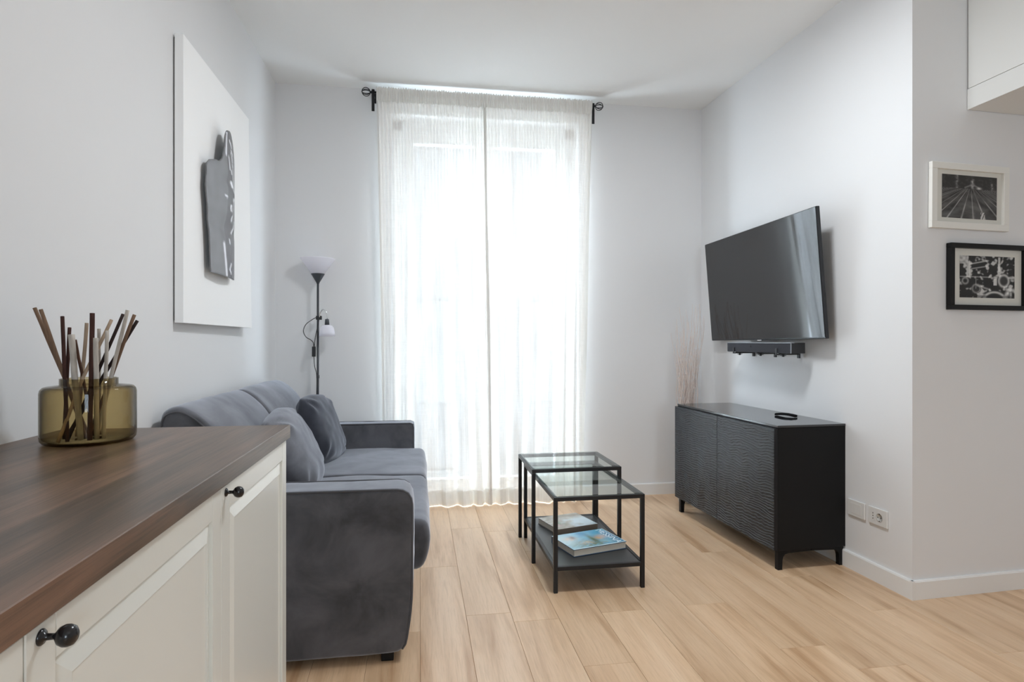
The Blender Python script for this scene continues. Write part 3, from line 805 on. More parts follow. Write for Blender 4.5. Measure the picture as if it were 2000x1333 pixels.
# ------------------------------------------------------------------ sofa
SY0, SY1 = 2.215, 4.165
sofa = thing('sofa', 'grey velvet two-seat sofa standing along the left wall', 'sofa', (-0.5, 3.19, 0))
def sl(pts): return [(x+0.5, z) for x, z in pts]   # world x -> local
def sy(y): return y-3.19
arm_poly = round_poly(sl([(-0.962, 0.032), (-0.050, 0.032), (-0.022, 0.20), (-0.022, 0.628), (-0.962, 0.632)]), [0.02, 0.045, 0.15, 0.060, 0.03], 8)
arm_poly2 = round_poly(sl([(-0.962, 0.032), (-0.060, 0.032), (-0.032, 0.20), (-0.032, 0.624), (-0.962, 0.624)]), [0.02, 0.045, 0.15, 0.022, 0.03], 8)
for poly, a, b, sd in ((arm_poly, SY0, 2.385, 3.0), (arm_poly2, 4.025, SY1, 8.0)):
    arm = soft_loft(poly, sy(a), sy(b), 0.014, 120, 10, 0.004, 0.006, 0.0045, 5.0, sd, 14).build('armrest', M_velvet, sofa)
    for yy in (a+0.004, b-0.004):
        P = resample(poly, 140); c = sum(P, Vector((0, 0)))/140
        pts = [(p.x+(p.x-c.x)*-0.004, sy(yy), p.y) for p in P if p.y > 0.04]
        # start the welt at the lower front, run over the top to the back
        k0 = min(range(len(pts)), key=lambda i: (pts[i][2] > 0.06, -pts[i][0]))
        pts = pts[k0:]+pts[:k0]
        MB().tube(pts[:int(len(pts)*0.80)], 0.0042, 6).build('piping', M_piping, arm)
seat_poly = round_poly(sl([(-0.80, 0.262), (0.010, 0.262), (0.038, 0.32), (0.046, 0.40), (0.030, 0.462), (-0.35, 0.474), (-0.80, 0.455)]), [0.02, 0.03, 0.05, 0.06, 0.05, 0.1, 0.03], 8)
for a, b, sd in ((2.392, 3.203, 1.0), (3.209, 4.018, 5.0)):
    soft_loft(seat_poly, sy(a), sy(b), 0.022, 120, 22, 0.004, 0.004, 0.006, 5.5, sd, 8).build('seat_cushion', M_velvet, sofa)
back_poly = round_poly(sl([(-0.958, 0.40), (-0.62, 0.40), (-0.665, 0.60), (-0.70, 0.70), (-0.738, 0.785), (-0.775, 0.842), (-0.83, 0.897), (-0.895, 0.930), (-0.952, 0.905)]), [0.02, 0.05, 0.08, 0.08, 0.06, 0.06, 0.06, 0.05, 0.05], 8)
for a, b, sd in ((2.392, 3.200, 2.0), (3.206, 4.020, 6.0)):
    bc = soft_loft(back_poly, sy(a), sy(b), 0.030, 120, 22, 0.006, 0.008, 0.006, 4.5, sd, 8).build('back_cushion', M_velvet, sofa)
    P = resample(back_poly, 120); c = sum(P, Vector((0, 0)))/120
    pts = [(p.x+(c.x-p.x)*0.06, sy(a+0.002), p.y+(c.y-p.y)*0.06) for p in P if p.y > 0.63]
    k0 = max(range(len(pts)), key=lambda i: (Vector(pts[i])-Vector(pts[i-1])).length)
    pts = pts[k0:]+pts[:k0]
    MB().tube(pts, 0.0035, 6).build('piping', M_piping, bc)
MB().box((-0.962+0.5, sy(2.388), 0.07), (-0.05+0.5, sy(4.022), 0.256), 0.012).build('base_frame', M_velvet, sofa)
for x, y in ((-0.113, 2.25), (-0.113, 4.12), (-0.90, 2.25), (-0.90, 4.12)):
    MB().box((x+0.5-0.022, sy(y)-0.022, 0.0), (x+0.5+0.022, sy(y)+0.022, 0.038), 0.002).build('foot', M_black, sofa)

def pillow(name, label, w, h, t, m, loc, rot, seed, puck=1.0):
    n = 40; vs = []; idx = {}
    def P(i, j, side):
        u = 2*i/n-1; v = 2*j/n-1
        # knife edge corners drawn in
        pin = 0.085*puck
        x = u*(1-pin*v*v*(1-0.2*abs(u))) * w/2
        y = v*(1-pin*u*u*(1-0.2*abs(v))) * h/2
        th = (max(0, (1-u**4))**0.6)*(max(0, (1-v**4))**0.6)*t/2
        z = side*th
        c = 0
        for sx_ in (-1, 1):
            for sy_ in (-1, 1):
                du, dv = u-sx_, v-sy_; r = sqrt(du*du+dv*dv); an = math.atan2(dv, du)
                c += 0.006*exp(-((r-0.35)/0.28)**2)*sin(an*9+seed+sx_*2+sy_)
        z += side*(1.8*c*min(1, th*18)) + 0.010*noise.noise(Vector((u*1.3+seed, v*1.3, 1)))
        z += side*min(1, th*14)*0.004*noise.noise(Vector((u*4, v*4, seed)))
        return (x, y, z)
    for side in (1, -1):
        for j in range(n+1):
            for i in range(n+1):
                if side == -1 and (i in (0, n) or j in (0, n)): idx[(side, i, j)] = idx[(1, i, j)]
                else: idx[(side, i, j)] = len(vs); vs.append(P(i, j, side))
    fs = []
    for j in range(n):
        for i in range(n):
            fs.append((idx[1, i, j], idx[1, i+1, j], idx[1, i+1, j+1], idx[1, i, j+1]))
            fs.append((idx[-1, i, j+1], idx[-1, i+1, j+1], idx[-1, i+1, j], idx[-1, i, j]))
    o = MB().add(vs, fs, True).build(name, m, None, loc)
    o.rotation_mode = 'XYZ'; o.rotation_euler = rot
    return tag(o, label, 'cushion', 'cushions on the sofa')
def basis_rot(xdir, ydir):
    x = Vector(xdir).normalized(); y = Vector(ydir); y = (y-x*y.dot(x)).normalized(); z = x.cross(y)
    return Matrix((x, y, z)).transposed().to_euler('XYZ')
# local x runs along the sofa, local y up the backrest, local z out of the face
pillow('throw_cushion', 'dark slate velvet cushion leaning at the far end of the sofa', 0.44, 0.42, 0.15, M_pillow_dark,
       (-0.570, 3.70, 0.652), basis_rot((0.16, 1.0, -0.05), (-0.36, 0.0, 1.0)), 1.2, 1.3)
pillow('throw_cushion', 'lighter grey velvet cushion partly hidden behind the worktop corner', 0.50, 0.42, 0.17, M_pillow_grey,
       (-0.585, 2.955, 0.655), basis_rot((-0.06, 1.0, 0.05), (-0.50, 0.0, 1.0)), 4.4, 1.5)

# ------------------------------------------------------------------ floor lamp
LX, LY = -0.684, 4.256
lamp = thing('floor_lamp', 'dark grey pole floor lamp with white uplight bowl and reading arm in the corner', 'lamp', (LX, LY, 0))
MB().lathe([(0.0, 0.0), (0.088, 0.0), (0.088, 0.012), (0.08, 0.018), (0.02, 0.024), (0.012, 0.03), (0.0, 0.03)], n=36).build('base', M_lampmetal, lamp)
MB().tube([(0, 0, 0.02), (0, 0, 1.60)], 0.0075, 12).lathe([(0.0075, 0), (0.0105, 0.002), (0.0105, 0.022), (0.0075, 0.024)], (0, 0, 0.915), 12).build('pole', M_lampmetal, lamp)
MB().lathe([(0.008, 1.565), (0.012, 1.575), (0.0445, 1.630), (0.0445, 1.634), (0.0, 1.634)], n=32).build('shade_holder', M_lampmetal, lamp)
MB().lathe([(0.0, 1.6345), (0.042, 1.6345), (0.114, 1.734), (0.116, 1.737), (0.112, 1.736), (0.041, 1.639), (0.0, 1.639)], n=48).build('lamp_shade', M_shade, lamp)
MB().box((-0.012, -0.012, 1.318), (0.026, 0.014, 1.345), 0.003).build('clamp', M_plastic, lamp)
MB().tube(smooth_path([(0.012, -0.010, 1.335), (0.018, -0.014, 1.365), (0.036, -0.020, 1.388), (0.056, -0.025, 1.378), (0.066, -0.028, 1.350), (0.067, -0.030, 1.322)]), 0.0038, 8).build('gooseneck', M_chrome, lamp)
sh = MB().lathe([(0.010, 0.0), (0.013, -0.002), (0.016, -0.040), (0.0, -0.042)], (0.065, -0.030, 1.322), 20).build('reading_socket', M_lampmetal, lamp)
MB().lathe([(0.015, 0.0), (0.032, -0.004), (0.044, -0.018), (0.051, -0.050), (0.053, -0.078), (0.050, -0.078), (0.047, -0.050), (0.041, -0.020), (0.030, -0.008), (0.014, -0.004)], (0.065, -0.030, 1.282), 36, closed=True).build('reading_shade', M_shade, lamp)
MB().tube(smooth_path([(-0.006, -0.012, 1.335), (-0.035, -0.016, 1.318), (-0.075, -0.02, 1.285), (-0.092, -0.02, 1.240), (-0.075, -0.02, 1.200), (-0.045, -0.016, 1.180), (-0.028, -0.014, 1.160), (-0.024, -0.014, 1.130)]), 0.0026, 6)\
    .tube(smooth_path([(0.010, -0.012, 1.322), (0.000, -0.014, 1.27), (-0.014, -0.014, 1.20), (-0.022, -0.014, 1.135)]), 0.0026, 6)\
    .tube(smooth_path([(-0.024, -0.014, 1.07), (-0.020, -0.012, 1.00), (-0.006, -0.010, 0.925), (-0.008, -0.010, 0.70), (-0.008, -0.010, 0.04)]), 0.0026, 6).build('cord', M_plastic, lamp)
MB().box((-0.036, -0.024, 1.065), (-0.012, -0.006, 1.135), 0.004).build('switch', M_plastic, lamp)

# ------------------------------------------------------------------ nesting tables
def glass_table(name, label, x0, x1, y0, y1, h, shelf=None):
    r = thing(name, label, 'table', ((x0+x1)/2, (y0+y1)/2, 0), 0, 'nest of black steel and glass tables')
    w, d, t = (x1-x0)/2, (y1-y0)/2, 0.019
    for sx_ in (-1, 1):
        for sy_ in (-1, 1):
            xa = sx_*w-(t if sx_ > 0 else 0); ya = sy_*d-(t if sy_ > 0 else 0)
            MB().box((xa, ya, 0.0), (xa+t, ya+t, h-t), 0.0012, 1).build('leg', M_blackmetal, r)
    f = MB()
    f.box((-w, -d, h-t), (w, -d+t, h), 0.0012, 1); f.box((-w, d-t, h-t), (w, d, h), 0.0012, 1)
    f.box((-w, -d+t, h-t), (-w+t, d-t, h), 0.0012, 1); f.box((w-t, -d+t, h-t), (w, d-t, h), 0.0012, 1)
    f.build('top_frame', M_blackmetal, r)
    MB().box((-w+t*0.35, -d+t*0.35, h+0.0003), (w-t*0.35, d-t*0.35, h+0.005), 0.0008, 1).build('glass_top', M_tableglass, r)
    if shelf:
        s = MB(); z = shelf
        s.box((-w+t, -d+0.001, z-t), (w-t, -d+t-0.001, z), 0.001, 1); s.box((-w+t, d-t+0.001, z-t), (w-t, d-0.001, z), 0.001, 1)
        s.box((-w+0.001, -d+t, z-t), (-w+t-0.001, d-t, z), 0.001, 1); s.box((w-t+0.001, -d+t, z-t), (w-0.001, d-t, z), 0.001, 1)
        s.build('shelf_frame', M_blackmetal, r)
        MB().box((-w+t, -d+t, z-0.016), (w-t, d-t, z-0.002), 0.001, 1).build('shelf', M_shelf, r)
    return r
M_shelf = mat('dark_grey_shelf', (0.032, 0.032, 0.034), 0.38, spec=0.6)
glass_table('side_table', 'taller black steel table with glass top, nearest the curtain', 0.588, 1.078, 3.085, 3.525, 0.495)
glass_table('coffee_table', 'lower black steel table with glass top and dark shelf holding two books', 0.6185, 1.060, 2.703, 3.512, 0.445, 0.122)

# ------------------------------------------------------------------ books
def book(label, A, B, D, t, z, colfn, spinecol, spine_side, group, title=None):
    """A near corner, B right corner, D left corner (x, y); u runs A->B, v runs A->D"""
    A, B, D = Vector(A), Vector(B), Vector(D)
    e1 = (B-A); e2 = (D-A); w, d = e1.length, e2.length
    ang = math.atan2(e1.y, e1.x)
    r = thing('book', label, 'book', (A.x, A.y, z), ang, group)
    ins = 0.004
    MB().box((ins, ins, 0.003), (w-ins, d-ins*0.5, t-0.003)).build('pages', M_pages, r)
    MB().box((0, 0, 0), (w, d, 0.003), 0.0008, 1).build('back_cover', mat('cover_'+spinecol[0], spinecol[1], 0.3), r)
    fc = MB().box((0, 0, t-0.003), (w, d, t), 0.0008, 1).build('front_cover', mat('cover_'+spinecol[0], spinecol[1], 0.3), r)
    if spine_side == 'far': MB().box((0, d-0.003, 0), (w, d+0.001, t), 0.001, 1).build('spine', mat('cover_'+spinecol[0], spinecol[1], 0.3), r)
    else: MB().box((0, -0.001, 0), (w, 0.003, t), 0.001, 1).build('spine', mat('spine_'+spinecol[0], spinecol[2], 0.3), r)
    o = picture_mesh(w-0.001, d-0.001, 120, 90, colfn, 'cover_print', M_cover, fc, (w/2, d/2, t+0.0004), (-pi/2, 0, 0))
    o.rotation_euler = (-pi/2, 0, 0)
    return r, fc, w, d, t
def fbm(x, y, s, seed=0): return noise.fractal(Vector((x*s+seed, y*s, seed)), 1.0, 2.0, 4)
def mixc(a, b, t):
    t = max(0, min(1, t)); return tuple(a[i]+(b[i]-a[i])*t for i in range(3))
def blob(u, v, cu, cv_, ru, rv): return exp(-((u-cu)/ru)**2-((v-cv_)/rv)**2)
def blue_cover(u, v):
    # the print is mapped with v growing away from the fore-edge
    v = 1-v
    c = mixc(srgb(60, 150, 195)[:3], srgb(120, 190, 215)[:3], 0.5+0.7*fbm(u, v, 6))
    c = mixc(c, srgb(190, 215, 225)[:3], 1.1*blob(u, v, 0.05, 0.35, 0.28, 0.6))
    c = mixc(c, srgb(45, 100, 140)[:3], 0.9*blob(u, v, 0.95, 0.6, 0.12, 0.5))
    c = mixc(c, srgb(120, 130, 110)[:3], (0.8+0.9*fbm(u, v, 14, 3))*blob(u, v, 0.42, 0.80, 0.34, 0.24))
    c = mixc(c, srgb(215, 190, 175)[:3], 1.2*blob(u, v, 0.20, 0.35, 0.10, 0.12)*(0.7+fbm(u, v, 20, 8)))
    c = mixc(c, srgb(120, 95, 90)[:3], 0.9*blob(u, v, 0.27, 0.30, 0.05, 0.10))
    c = mixc(c, srgb(60, 95, 70)[:3], 1.0*blob(u, v, 0.56, 0.55, 0.05, 0.35))
    c = mixc(c, srgb(205, 165, 110)[:3], 1.1*blob(u, v, 0.68, 0.52, 0.07, 0.10))
    c = mixc(c, srgb(190, 165, 160)[:3], 0.9*blob(u, v, 0.76, 0.46, 0.10, 0.12))
    c = mixc(c, srgb(200, 185, 165)[:3], 0.8*blob(u, v, 0.40, 0.70, 0.12, 0.10)*(0.8+fbm(u, v, 24, 1)))
    c = mixc(c, srgb(30, 130, 180)[:3], 0.8*blob(u, v, 0.50, 0.12, 0.10, 0.14))
    if v > 0.965 or u > 0.985: c = srgb(205, 225, 235)[:3]
    return c
def lake_cover(u, v):
    v = 1-v
    c = mixc(srgb(150, 142, 132)[:3], srgb(178, 170, 160)[:3], 0.5+fbm(u, v, 7))
    m = max(0, min(1, (u-0.35)*3+0.8*fbm(u, v, 5, 2)))*max(0, min(1, (v-0.22)*4))
    c = mixc(c, srgb(205, 218, 228)[:3], m)
    c = mixc(c, srgb(130, 118, 105)[:3], 0.9*blob(u, v, 0.75, 0.12, 0.4, 0.07))
    c = mixc(c, srgb(110, 130, 105)[:3], 0.8*blob(u, v, 0.25, 0.6, 0.12, 0.2)*(0.6+fbm(u, v, 16, 6)))
    c = mixc(c, srgb(190, 150, 150)[:3], 0.7*blob(u, v, 0.15, 0.75, 0.08, 0.08))
    return c
SZ = 0.1205
rb, fc, bw_, bd_, bt_ = book('thick book with a bright blue illustrated cover, nearest on the low shelf', (0.743, 2.816), (1.040, 2.899), (0.664, 3.030), 0.036, SZ, blue_cover,
     ('blue', srgb(50, 75, 100), srgb(50, 75, 100)), 'far', 'books on the table shelf')
M_letter = mat('pale_cover_lettering', srgb(215, 232, 242), 0.4)
text_mesh('MESSINA', 0.052, M_letter, 'title_lettering', fc, (bw_-0.034, bd_*0.50, bt_+0.0008), (0, 0, -pi/2), 0.0001, 1.05)
book('thick book with a pale grey lake photo cover, behind the blue book', (0.741, 3.146), (0.985, 3.215), (0.650, 3.362), 0.033, SZ, lake_cover,
     ('grey', srgb(95, 88, 80), srgb(120, 108, 96)), 'near', 'books on the table shelf')

# ------------------------------------------------------------------ sideboard
sb = thing('sideboard', 'low black sideboard with wavy relief doors against the right wall', 'sideboard', (1.806, 2.797, 0), 0.040)
SD, SL = 0.395, 1.091
b = MB()
b.box((0.0, 0.0, 0.10), (SD, 0.018, 0.728), 0.001, 1); b.box((0.0, SL-0.018, 0.10), (SD, SL, 0.728), 0.001, 1)
b.box((0.0, 0.018, 0.10), (SD, SL-0.018, 0.118)); b.box((SD-0.01, 0.018, 0.118), (SD, SL-0.018, 0.728)); b.box((0.0, 0.018, 0.71), (SD, SL-0.018, 0.728)); b.box((0.001, SL/2-0.009, 0.118), (SD-0.01, SL/2+0.009, 0.71))
b.build('body', M_black, sb)
MB().box((-0.002, -0.002, 0.7285), (SD, SL+0.002, 0.740), 0.0012, 1).build('glass_top', M_blackglass, sb)
def relief_door(y0, y1, seed):
    ny_, nz2 = 96, 230; z0, z1 = 0.104, 0.724; vs = []; x0 = -0.021
    for j in range(nz2+1):
        z = z0+(z1-z0)*j/nz2
        for i in range(ny_+1):
            y = y0+(y1-y0)*i/ny_
            ph = 3.4*noise.noise(Vector((y*11.0, z*9.0, seed)))+1.5*noise.noise(Vector((y*34, z*30, seed+3)))
            s = sin(2*pi*z/0.0145+ph*1.7); hgt = 0.0034*(abs(s)**0.8*(1 if s > 0 else -1))*(0.65+0.5*noise.noise(Vector((y*9, z*12, seed+7))))
            if i in (0, ny_) or j in (0, nz2): hgt = 0
            vs.append((x0-hgt, y, z))
    fs = [(j*(ny_+1)+i, (j+1)*(ny_+1)+i, (j+1)*(ny_+1)+i+1, j*(ny_+1)+i+1) for j in range(nz2) for i in range(ny_)]
    d = MB().add(vs, fs, True); d.box((x0+0.0002, y0, z0), (-0.001, y1, z1))
    d.build('door', M_blackdoor, sb)
relief_door(-0.001, SL/2-0.002, 1.0); relief_door(SL/2+0.002, SL+0.001, 12.0)
def leg_frame(y, sgn):
    """a foot at each corner with a curved bracket under the end of the body"""
    for x0, s in ((0.006, 1), (SD-0.006, -1)):
        prof = [(x0, 0.0), (x0+s*0.024, 0.0), (x0+s*0.026, 0.050), (x0+s*0.030, 0.066), (x0+s*0.040, 0.079), (x0+s*0.060, 0.084), (x0+s*0.19, 0.088), (x0+s*0.19, 0.0995), (x0, 0.0995)]
        if s < 0: prof = prof[::-1]
        MB().prism_y(prof, y, y+0.026).build('leg', M_black, sb)
leg_frame(0.006, 1); leg_frame(SL-0.032, -1)
# remote control: arched handset on the top
rm = MB(); n = 12; rows = []
for i in range(n+1):
    t = i/n; x = (t-0.5)*0.118; z = 0.0008+0.0062*sin(pi*t)
    w = 0.018*(1-0.12*(2*t-1)**4)
    rows.append([(x, -w, z+0.002), (x, -w*0.8, z), (x, w*0.8, z), (x, w, z+0.002), (x, w*0.94, z+0.0115), (x, 0, z+0.013), (x, -w*0.94, z+0.0115)])
vs = [p for r_ in rows for p in r_]; k = 7
fs = [(i*k+j, i*k+(j+1) % k, (i+1)*k+(j+1) % k, (i+1)*k+j) for i in range(n) for j in range(k)]
fs += [tuple(range(k-1, -1, -1)), tuple(n*k+j for j in range(k))]
rc = thing('remote_control', 'slim black arched remote control lying on the sideboard top', 'remote control', (2.075, 3.135, 0.7405), radians(-62))
MB().add(vs, fs, False).build('body', mat('matt_black_rubber', (0.006, 0.006, 0.007), 0.7, spec=0.08), rc)
MB().lathe([(0.008, 0.0), (0.008, 0.0012), (0.0, 0.0012)], (0.028, 0, 0.0172), 16).build('button', M_bezel, rc)

# ------------------------------------------------------------------ television, wall arm, soundbar
tvw, tvh = 1.23, 0.70
tv = bpy.data.objects.new('television', None); COL.objects.link(tv)
tag(tv, 'large flat black television tilted forward on the right wall', 'television')
# corners: top left (2.058,4.082,1.873), top right (2.059,2.852,1.882), bottom right (2.112,2.846,1.183), bottom left (2.111,4.076,1.174)
tl, tr_, br_, bl_ = Vector((2.058, 4.082, 1.873)), Vector((2.059, 2.852, 1.882)), Vector((2.112, 2.846, 1.183)), Vector((2.111, 4.076, 1.174))
ctr = (tl+tr_+br_+bl_)/4
xd = ((tr_-tl)+(br_-bl_)).normalized(); zd = ((tl-bl_)+(tr_-br_)); zd = (zd-xd*zd.dot(xd)).normalized(); yd = zd.cross(xd)
# local x to the right as seen, z up, y into the wall
tv.location = ctr; tv.rotation_euler = Matrix((xd, yd, zd)).transposed().to_euler('XYZ')
MB().box((-tvw/2, 0.0005, -tvh/2), (tvw/2, 0.022, tvh/2), 0.002, 1).box((-0.35, 0.022, -0.25), (0.35, 0.048, 0.18), 0.008).build('housing', M_bezel, tv)
vs = []; nn2 = 24
for j in range(2):
    for i in range(nn2+1):
        x = (i/nn2-0.5)*(tvw-0.010); vs.append((x, -0.0012, (j-0.5)*(tvh-0.014)+0.003))
fs = [(i, i+1, nn2+1+i+1, nn2+1+i) for i in range(nn2)]
MB().box((-tvw/2+0.004, -0.0015, -tvh/2+0.008), (tvw/2-0.004, 0.0004, tvh/2-0.004)).build('screen', M_screen, tv)
MB().box((-0.022, -0.004, -tvh/2-0.007), (0.022, 0.004, -tvh/2+0.001), 0.001).build('logo_tab', M_chrome, tv)
MB().box((-0.20, 0.048, -0.12), (0.20, 0.060, 0.14), 0.002).build('mount_plate', M_blackmetal, tv)
ar = thing('wall_bracket', 'black steel wall bracket behind the television', 'bracket', (2.185, 3.464, 1.56))
MB().box((-0.012, -0.15, -0.13), (0.000, 0.15, 0.15), 0.002).build('wall_plate', M_blackmetal, ar)
MB().box((-0.050, -0.03, 0.0), (-0.010, 0.03, 0.08), 0.003).build('arm', M_blackmetal, ar)
sbx = thing('soundbar', 'slim dark soundbar mounted just under the television', 'soundbar', (2.035, 3.37, 1.132), 0.0)
MB().box((0.0, -0.345, -0.030), (0.085, 0.345, 0.030), 0.003).build('body', M_plastic, sbx)
MB().box((-0.0025, -0.343, -0.028), (0.000, 0.343, 0.026), 0.0008, 1).build('grille', mat('charcoal_grille_cloth', (0.022, 0.023, 0.030), 0.8), sbx)
MB().box((-0.003, -0.345, 0.0265), (0.02, 0.345, 0.0305), 0.0006, 1).box((-0.003, -0.3455, -0.030), (0.0, -0.3425, 0.030)).build('trim_strip', mat('satin_grey_trim', (0.30, 0.31, 0.33), 0.35, 0.6), sbx)
MB().lathe([(0.006, 0.0), (0.006, 0.0008), (0.0, 0.0008)], (-0.0025, 0.06, 0.008), 16, (-1, 0, 0)).build('badge', M_dark, sbx)
for y in (-0.215, 0.015, 0.255):
    m_ = MB()
    m_.box((0.010, y-0.010, -0.040), (0.130, y+0.010, -0.0305), 0.002)
    m_.box((0.030, y-0.006, -0.052), (0.042, y+0.006, -0.038), 0.003); m_.box((0.024, y-0.014, -0.046), (0.048, y+0.014, -0.042), 0.002)
    if abs(y) > 0.1: m_.box((-0.010, y-0.008, -0.040), (-0.004, y+0.008, -0.002), 0.0028); m_.box((-0.010, y-0.008, -0.041), (0.012, y+0.008, -0.034), 0.002)
    m_.box((0.130, y-0.010, -0.060), (0.139, y+0.010, 0.0), 0.001)
    m_.build('clamp', M_plastic, sbx)

# ------------------------------------------------------------------ framed photographs on the return wall
ANG = math.atan(0.052)
def framed(label, x0, x1, z0, z1, fw, mfr, px0, px1, pz0, pz1, fn, tilt, depth):
    cx_, cz_ = (x0+x1)/2, (z0+z1)/2; w, h = x1-x0, z1-z0
    r = thing('framed_photograph', label, 'picture', (cx_, ret_y(cx_)-0.0015, cz_), 0, 'framed photographs on the right wall')
    r.rotation_euler = (0, tilt, ANG)
    f = MB()
    for a in ((-w/2, -h/2, w/2, -h/2+fw), (-w/2, h/2-fw, w/2, h/2), (-w/2, -h/2+fw, -w/2+fw, h/2-fw), (w/2-fw, -h/2+fw, w/2, h/2-fw)):
        f.box((a[0], -depth, a[1]), (a[2], 0, a[3]), 0.0012, 1)
    f.build('frame', mfr, r)
    MB().box((-w/2+fw, -0.007, -h/2+fw), (w/2-fw, -0.002, h/2-fw)).build('mount', M_mount, r)
    picture_mesh(px1-px0, pz1-pz0, 130, 90, fn, 'photo_print', M_print, r, ((px0+px1)/2-cx_, -0.0076, (pz0+pz1)/2-cz_))
    return r
def tracks(u, v):
    g = 0.035+0.03*fbm(u, v, 9)
    hz = 0.70
    if v < hz:
        # rails fanning out from the vanishing point
        d = (hz+0.10-v)
        k = (u-0.52)/d
        s = sin(k*21+2.2*noise.noise(Vector((k*1.5, 0, 3))))
        line = max(0, s)**14
        g = 0.025+0.10*max(0, 0.5+0.9*fbm(k*0.4, v, 5))*0.8+0.42*line*(0.35+0.65*noise.noise(Vector((k*3, v*5, 1)))+0.2)
        g *= 0.75+0.5*(1-v)
        if 0.60 < u < 0.78 and v < 0.16: g = 0.08+0.5*(abs(sin((u-v*0.3)*60)) > 0.5)*(u > 0.70)
    else:
        g = 0.03+0.035*max(0, fbm(u, v, 14))
        for cu, cw, hh, br in ((0.27, 0.022, 1.0, 0.22), (0.55, 0.028, 0.93, 0.30), (0.91, 0.018, 0.85, 0.28)):
            if v < hh: g += br*exp(-((u-cu)/cw)**2)*(0.5+fbm(u, v, 25, cu))
        g += 0.16*exp(-((v-0.80+0.6*abs(u-0.55))/0.018)**2)*(0.40 < u < 0.68)
        g += 0.5*blob(u, v, 0.67, 0.71, 0.04, 0.03)
    g = max(0.012, min(0.7, g)); return (g, g*0.985, g*0.97)
def engine(u, v):
    a = noise.noise(Vector((u*9, v*7, 1))); b_ = noise.noise(Vector((u*19, v*15, 6))); c = noise.noise(Vector((u*4, v*4, 9)))
    x = a*0.8+b_*0.7+c*0.5
    g = 0.008 if x < 0.10 else min(0.55, (x-0.10)*1.4)
    def disc(cu, cv_, ru, rv, wdt=0.12, br=0.5):
        q = sqrt(((u-cu)/ru)**2+((v-cv_)/rv)**2); return br*exp(-((q-1)/wdt)**2)
    def fill(cu, cv_, ru, rv): return sqrt(((u-cu)/ru)**2+((v-cv_)/rv)**2) < 1
    if fill(0.63, -0.02, 0.20, 0.20): g = 0.01
    if fill(0.30, 0.22, 0.09, 0.12): g = 0.02
    if fill(0.80, 0.42, 0.10, 0.14): g = 0.03
    g += disc(0.63, -0.02, 0.18, 0.16, 0.14, 0.55)+disc(0.80, 0.42, 0.09, 0.14, 0.2, 0.45)+disc(0.30, 0.22, 0.07, 0.10, 0.2, 0.2)+disc(0.10, 0.40, 0.05, 0.07, 0.3, 0.25)+disc(0.95, 0.06, 0.10, 0.14, 0.3, 0.5)
    g += 0.6*(0.61 < u < 0.67)*(0.30 < v < 0.46)+0.5*(0.695 < u < 0.735)*(0.64 < v < 0.98)+0.4*(0.285 < u < 0.300)*(0.22 < v < 0.50)+0.4*(0.17 < u < 0.18)*(0.5 < v < 0.9)
    g += 0.45*exp(-((v-0.82-0.30*(u-0.25))/0.014)**2)*(0.18 < u < 0.5)+0.35*exp(-((v-0.70-0.25*(u-0.25))/0.012)**2)*(0.2 < u < 0.5)
    g += 0.35*exp(-((v-0.50)/0.010)**2)*(0.0 < u < 0.55)+0.30*exp(-((v-0.26+0.4*(u-0.4))/0.02)**2)*(0.3 < u < 0.55)
    if v > 0.80 and u < 0.16: g = 0.45+0.3*b_
    if v < 0.06: g *= 0.4
    g = max(0.006, min(0.75, g)); return (g, g, g*0.98)
framed('white framed black-and-white photo of fanning rail tracks, hanging above the black frame', 2.2955, 2.729, 1.6855, 1.986, 0.030, M_whiteframe, 2.362, 2.671, 1.737, 1.936, tracks, radians(0.6), 0.020)
framed('black framed black-and-white photo of machinery, hanging below the white frame', 2.393, 2.836, 1.315, 1.620, 0.022, M_blackframe, 2.460, 2.774, 1.372, 1.566, engine, radians(0.3), 0.026)

# ------------------------------------------------------------------ wall cupboard at the upper right
wc = thing('wall_cupboard', 'white handleless overhead cupboard under the ceiling at the upper right', 'cupboard', (2.512, 0.6, 2.244))
yd_ = ret_y(2.512)-0.6
MB().prism([(0.012, 0.0), (0.9, 0.0), (0.9, ret_y(3.412)-0.6-0.003), (0.012, yd_-0.002)], 0.0, 0.718).box((0.0, 0.0, 0.0), (0.012, yd_-0.002, 0.094)).build('body', M_cupboard if 'M_cupboard' in globals() else mat('white_cupboard_paint', (0.76, 0.76, 0.74), 0.5), wc)
for a, c in ((0.0, 0.895), (0.898, yd_-0.006)):
    MB().box((0.0, a, 0.0965), (0.0115, c, 0.718), 0.0008, 1).build('door', MATS['white_cupboard_paint'], wc)

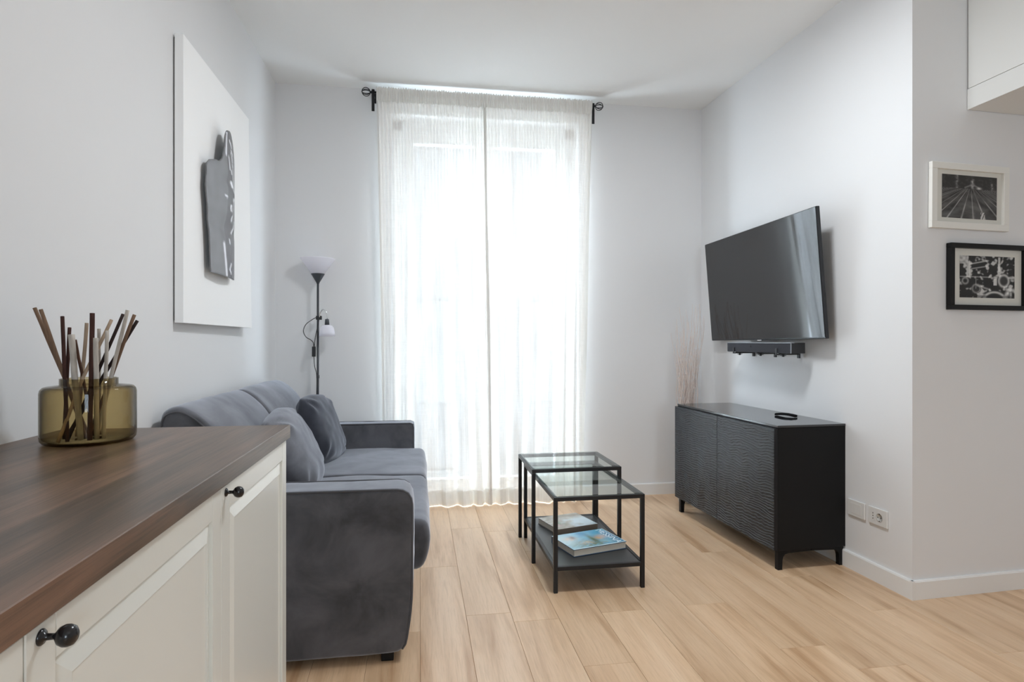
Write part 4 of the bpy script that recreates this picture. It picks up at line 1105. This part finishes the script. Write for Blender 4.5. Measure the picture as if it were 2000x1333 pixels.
# ------------------------------------------------------------------ sockets on the right wall
def wall_plate(name, label, y0, y1, z0, z1, kind):
    yc, zc = (y0+y1)/2, (z0+z1)/2
    r = thing(name, label, 'socket' if kind == 'socket' else 'blank plate', (right_x(yc)-0.0006, yc, zc), 0.024)
    w, h = (y1-y0)/2, (z1-z0)/2
    MB().box((-0.009, -w, -h), (0, w, h), 0.003, 2).build('cover_plate', M_whiteplastic, r)
    if kind == 'socket':
        MB().box((-0.0098, 0.012, -0.024), (-0.0088, 0.034, 0.024), 0.0004, 1).build('three_hole_insert', M_whiteplastic, r)
        h3 = MB()
        for z in (-0.013, 0.0, 0.013): h3.lathe([(0.0026, 0), (0.0026, 0.0005), (0, 0.0005)], (-0.0099, 0.026, z), 10, (-1, 0, 0))
        h3.build('pin_holes', M_dark, r)
        MB().lathe([(0.0205, 0), (0.0205, 0.0012), (0.0185, 0.0012), (0.0175, 0.0), (0.0175, -0.004), (0, -0.004)], (-0.0092, -0.014, 0), 28, (-1, 0, 0)).build('round_outlet', mat('socket_recess_plastic', (0.5, 0.49, 0.46), 0.5), r)
        h4 = MB()
        for y in (-0.0095, 0.0095): h4.lathe([(0.0028, 0), (0.0028, 0.0006), (0, 0.0006)], (-0.0094, -0.014+y, 0), 10, (-1, 0, 0))
        h4.box((-0.0106, -0.0165, -0.0195), (-0.0092, -0.0115, -0.015)); h4.box((-0.0106, -0.0165, 0.015), (-0.0092, -0.0115, 0.0195))
        h4.build('outlet_holes', M_dark, r)
    else:
        MB().box((-0.0100, -w*0.62, -h*0.62), (-0.0088, w*0.62, h*0.62), 0.0005, 1).build('blank_insert', M_whiteplastic, r)
wall_plate('wall_socket', 'white wall socket plate with round outlet, right of the sideboard', 2.531, 2.648, 0.276, 0.359, 'socket')
wall_plate('blank_wall_plate', 'blank white wall plate half hidden behind the sideboard', 2.671, 2.788, 0.276, 0.359, 'blank')

# ------------------------------------------------------------------ branches in the corner
TX, TY = 1.925, 4.10
vz = thing('floor_vase', 'slim white floor vase hidden behind the sideboard in the far corner', 'vase', (TX, TY, 0))
MB().lathe([(0.0, 0.0), (0.055, 0.0), (0.060, 0.02), (0.062, 0.15), (0.050, 0.30), (0.034, 0.38), (0.036, 0.40), (0.031, 0.40), (0.030, 0.38), (0.045, 0.29), (0.05, 0.03), (0.0, 0.02)], n=28).build('vase_body', M_vase_white, vz)
random.seed(21)
tw = MB()
for i in range(84):
    a = random.uniform(0, 2*pi); sp = random.uniform(0.02, 0.115); H = random.uniform(1.02, 1.44) if i % 3 else random.uniform(0.9, 1.15)
    ph, fr_, amp = random.uniform(0, 6), random.uniform(9, 15), random.uniform(0.006, 0.014)
    pts = []
    for k in range(22):
        t = k/21; z = 0.30+(H-0.30)*t; s = t**0.8
        x = cos(a)*(0.012+sp*s)+amp*sin(fr_*z+ph)*min(1, t*4); y = sin(a)*(0.012+sp*s)*0.9+amp*cos(fr_*1.2*z+ph)*min(1, t*4)
        pts.append((x, y, z))
    tw.tube(pts, [0.0029*(1-0.6*k/21) for k in range(22)], 5)
o = tw.build('curly_branches', M_twig, vz); o['kind'] = 'stuff'; o['label'] = 'spray of thin pale pink curly branches'
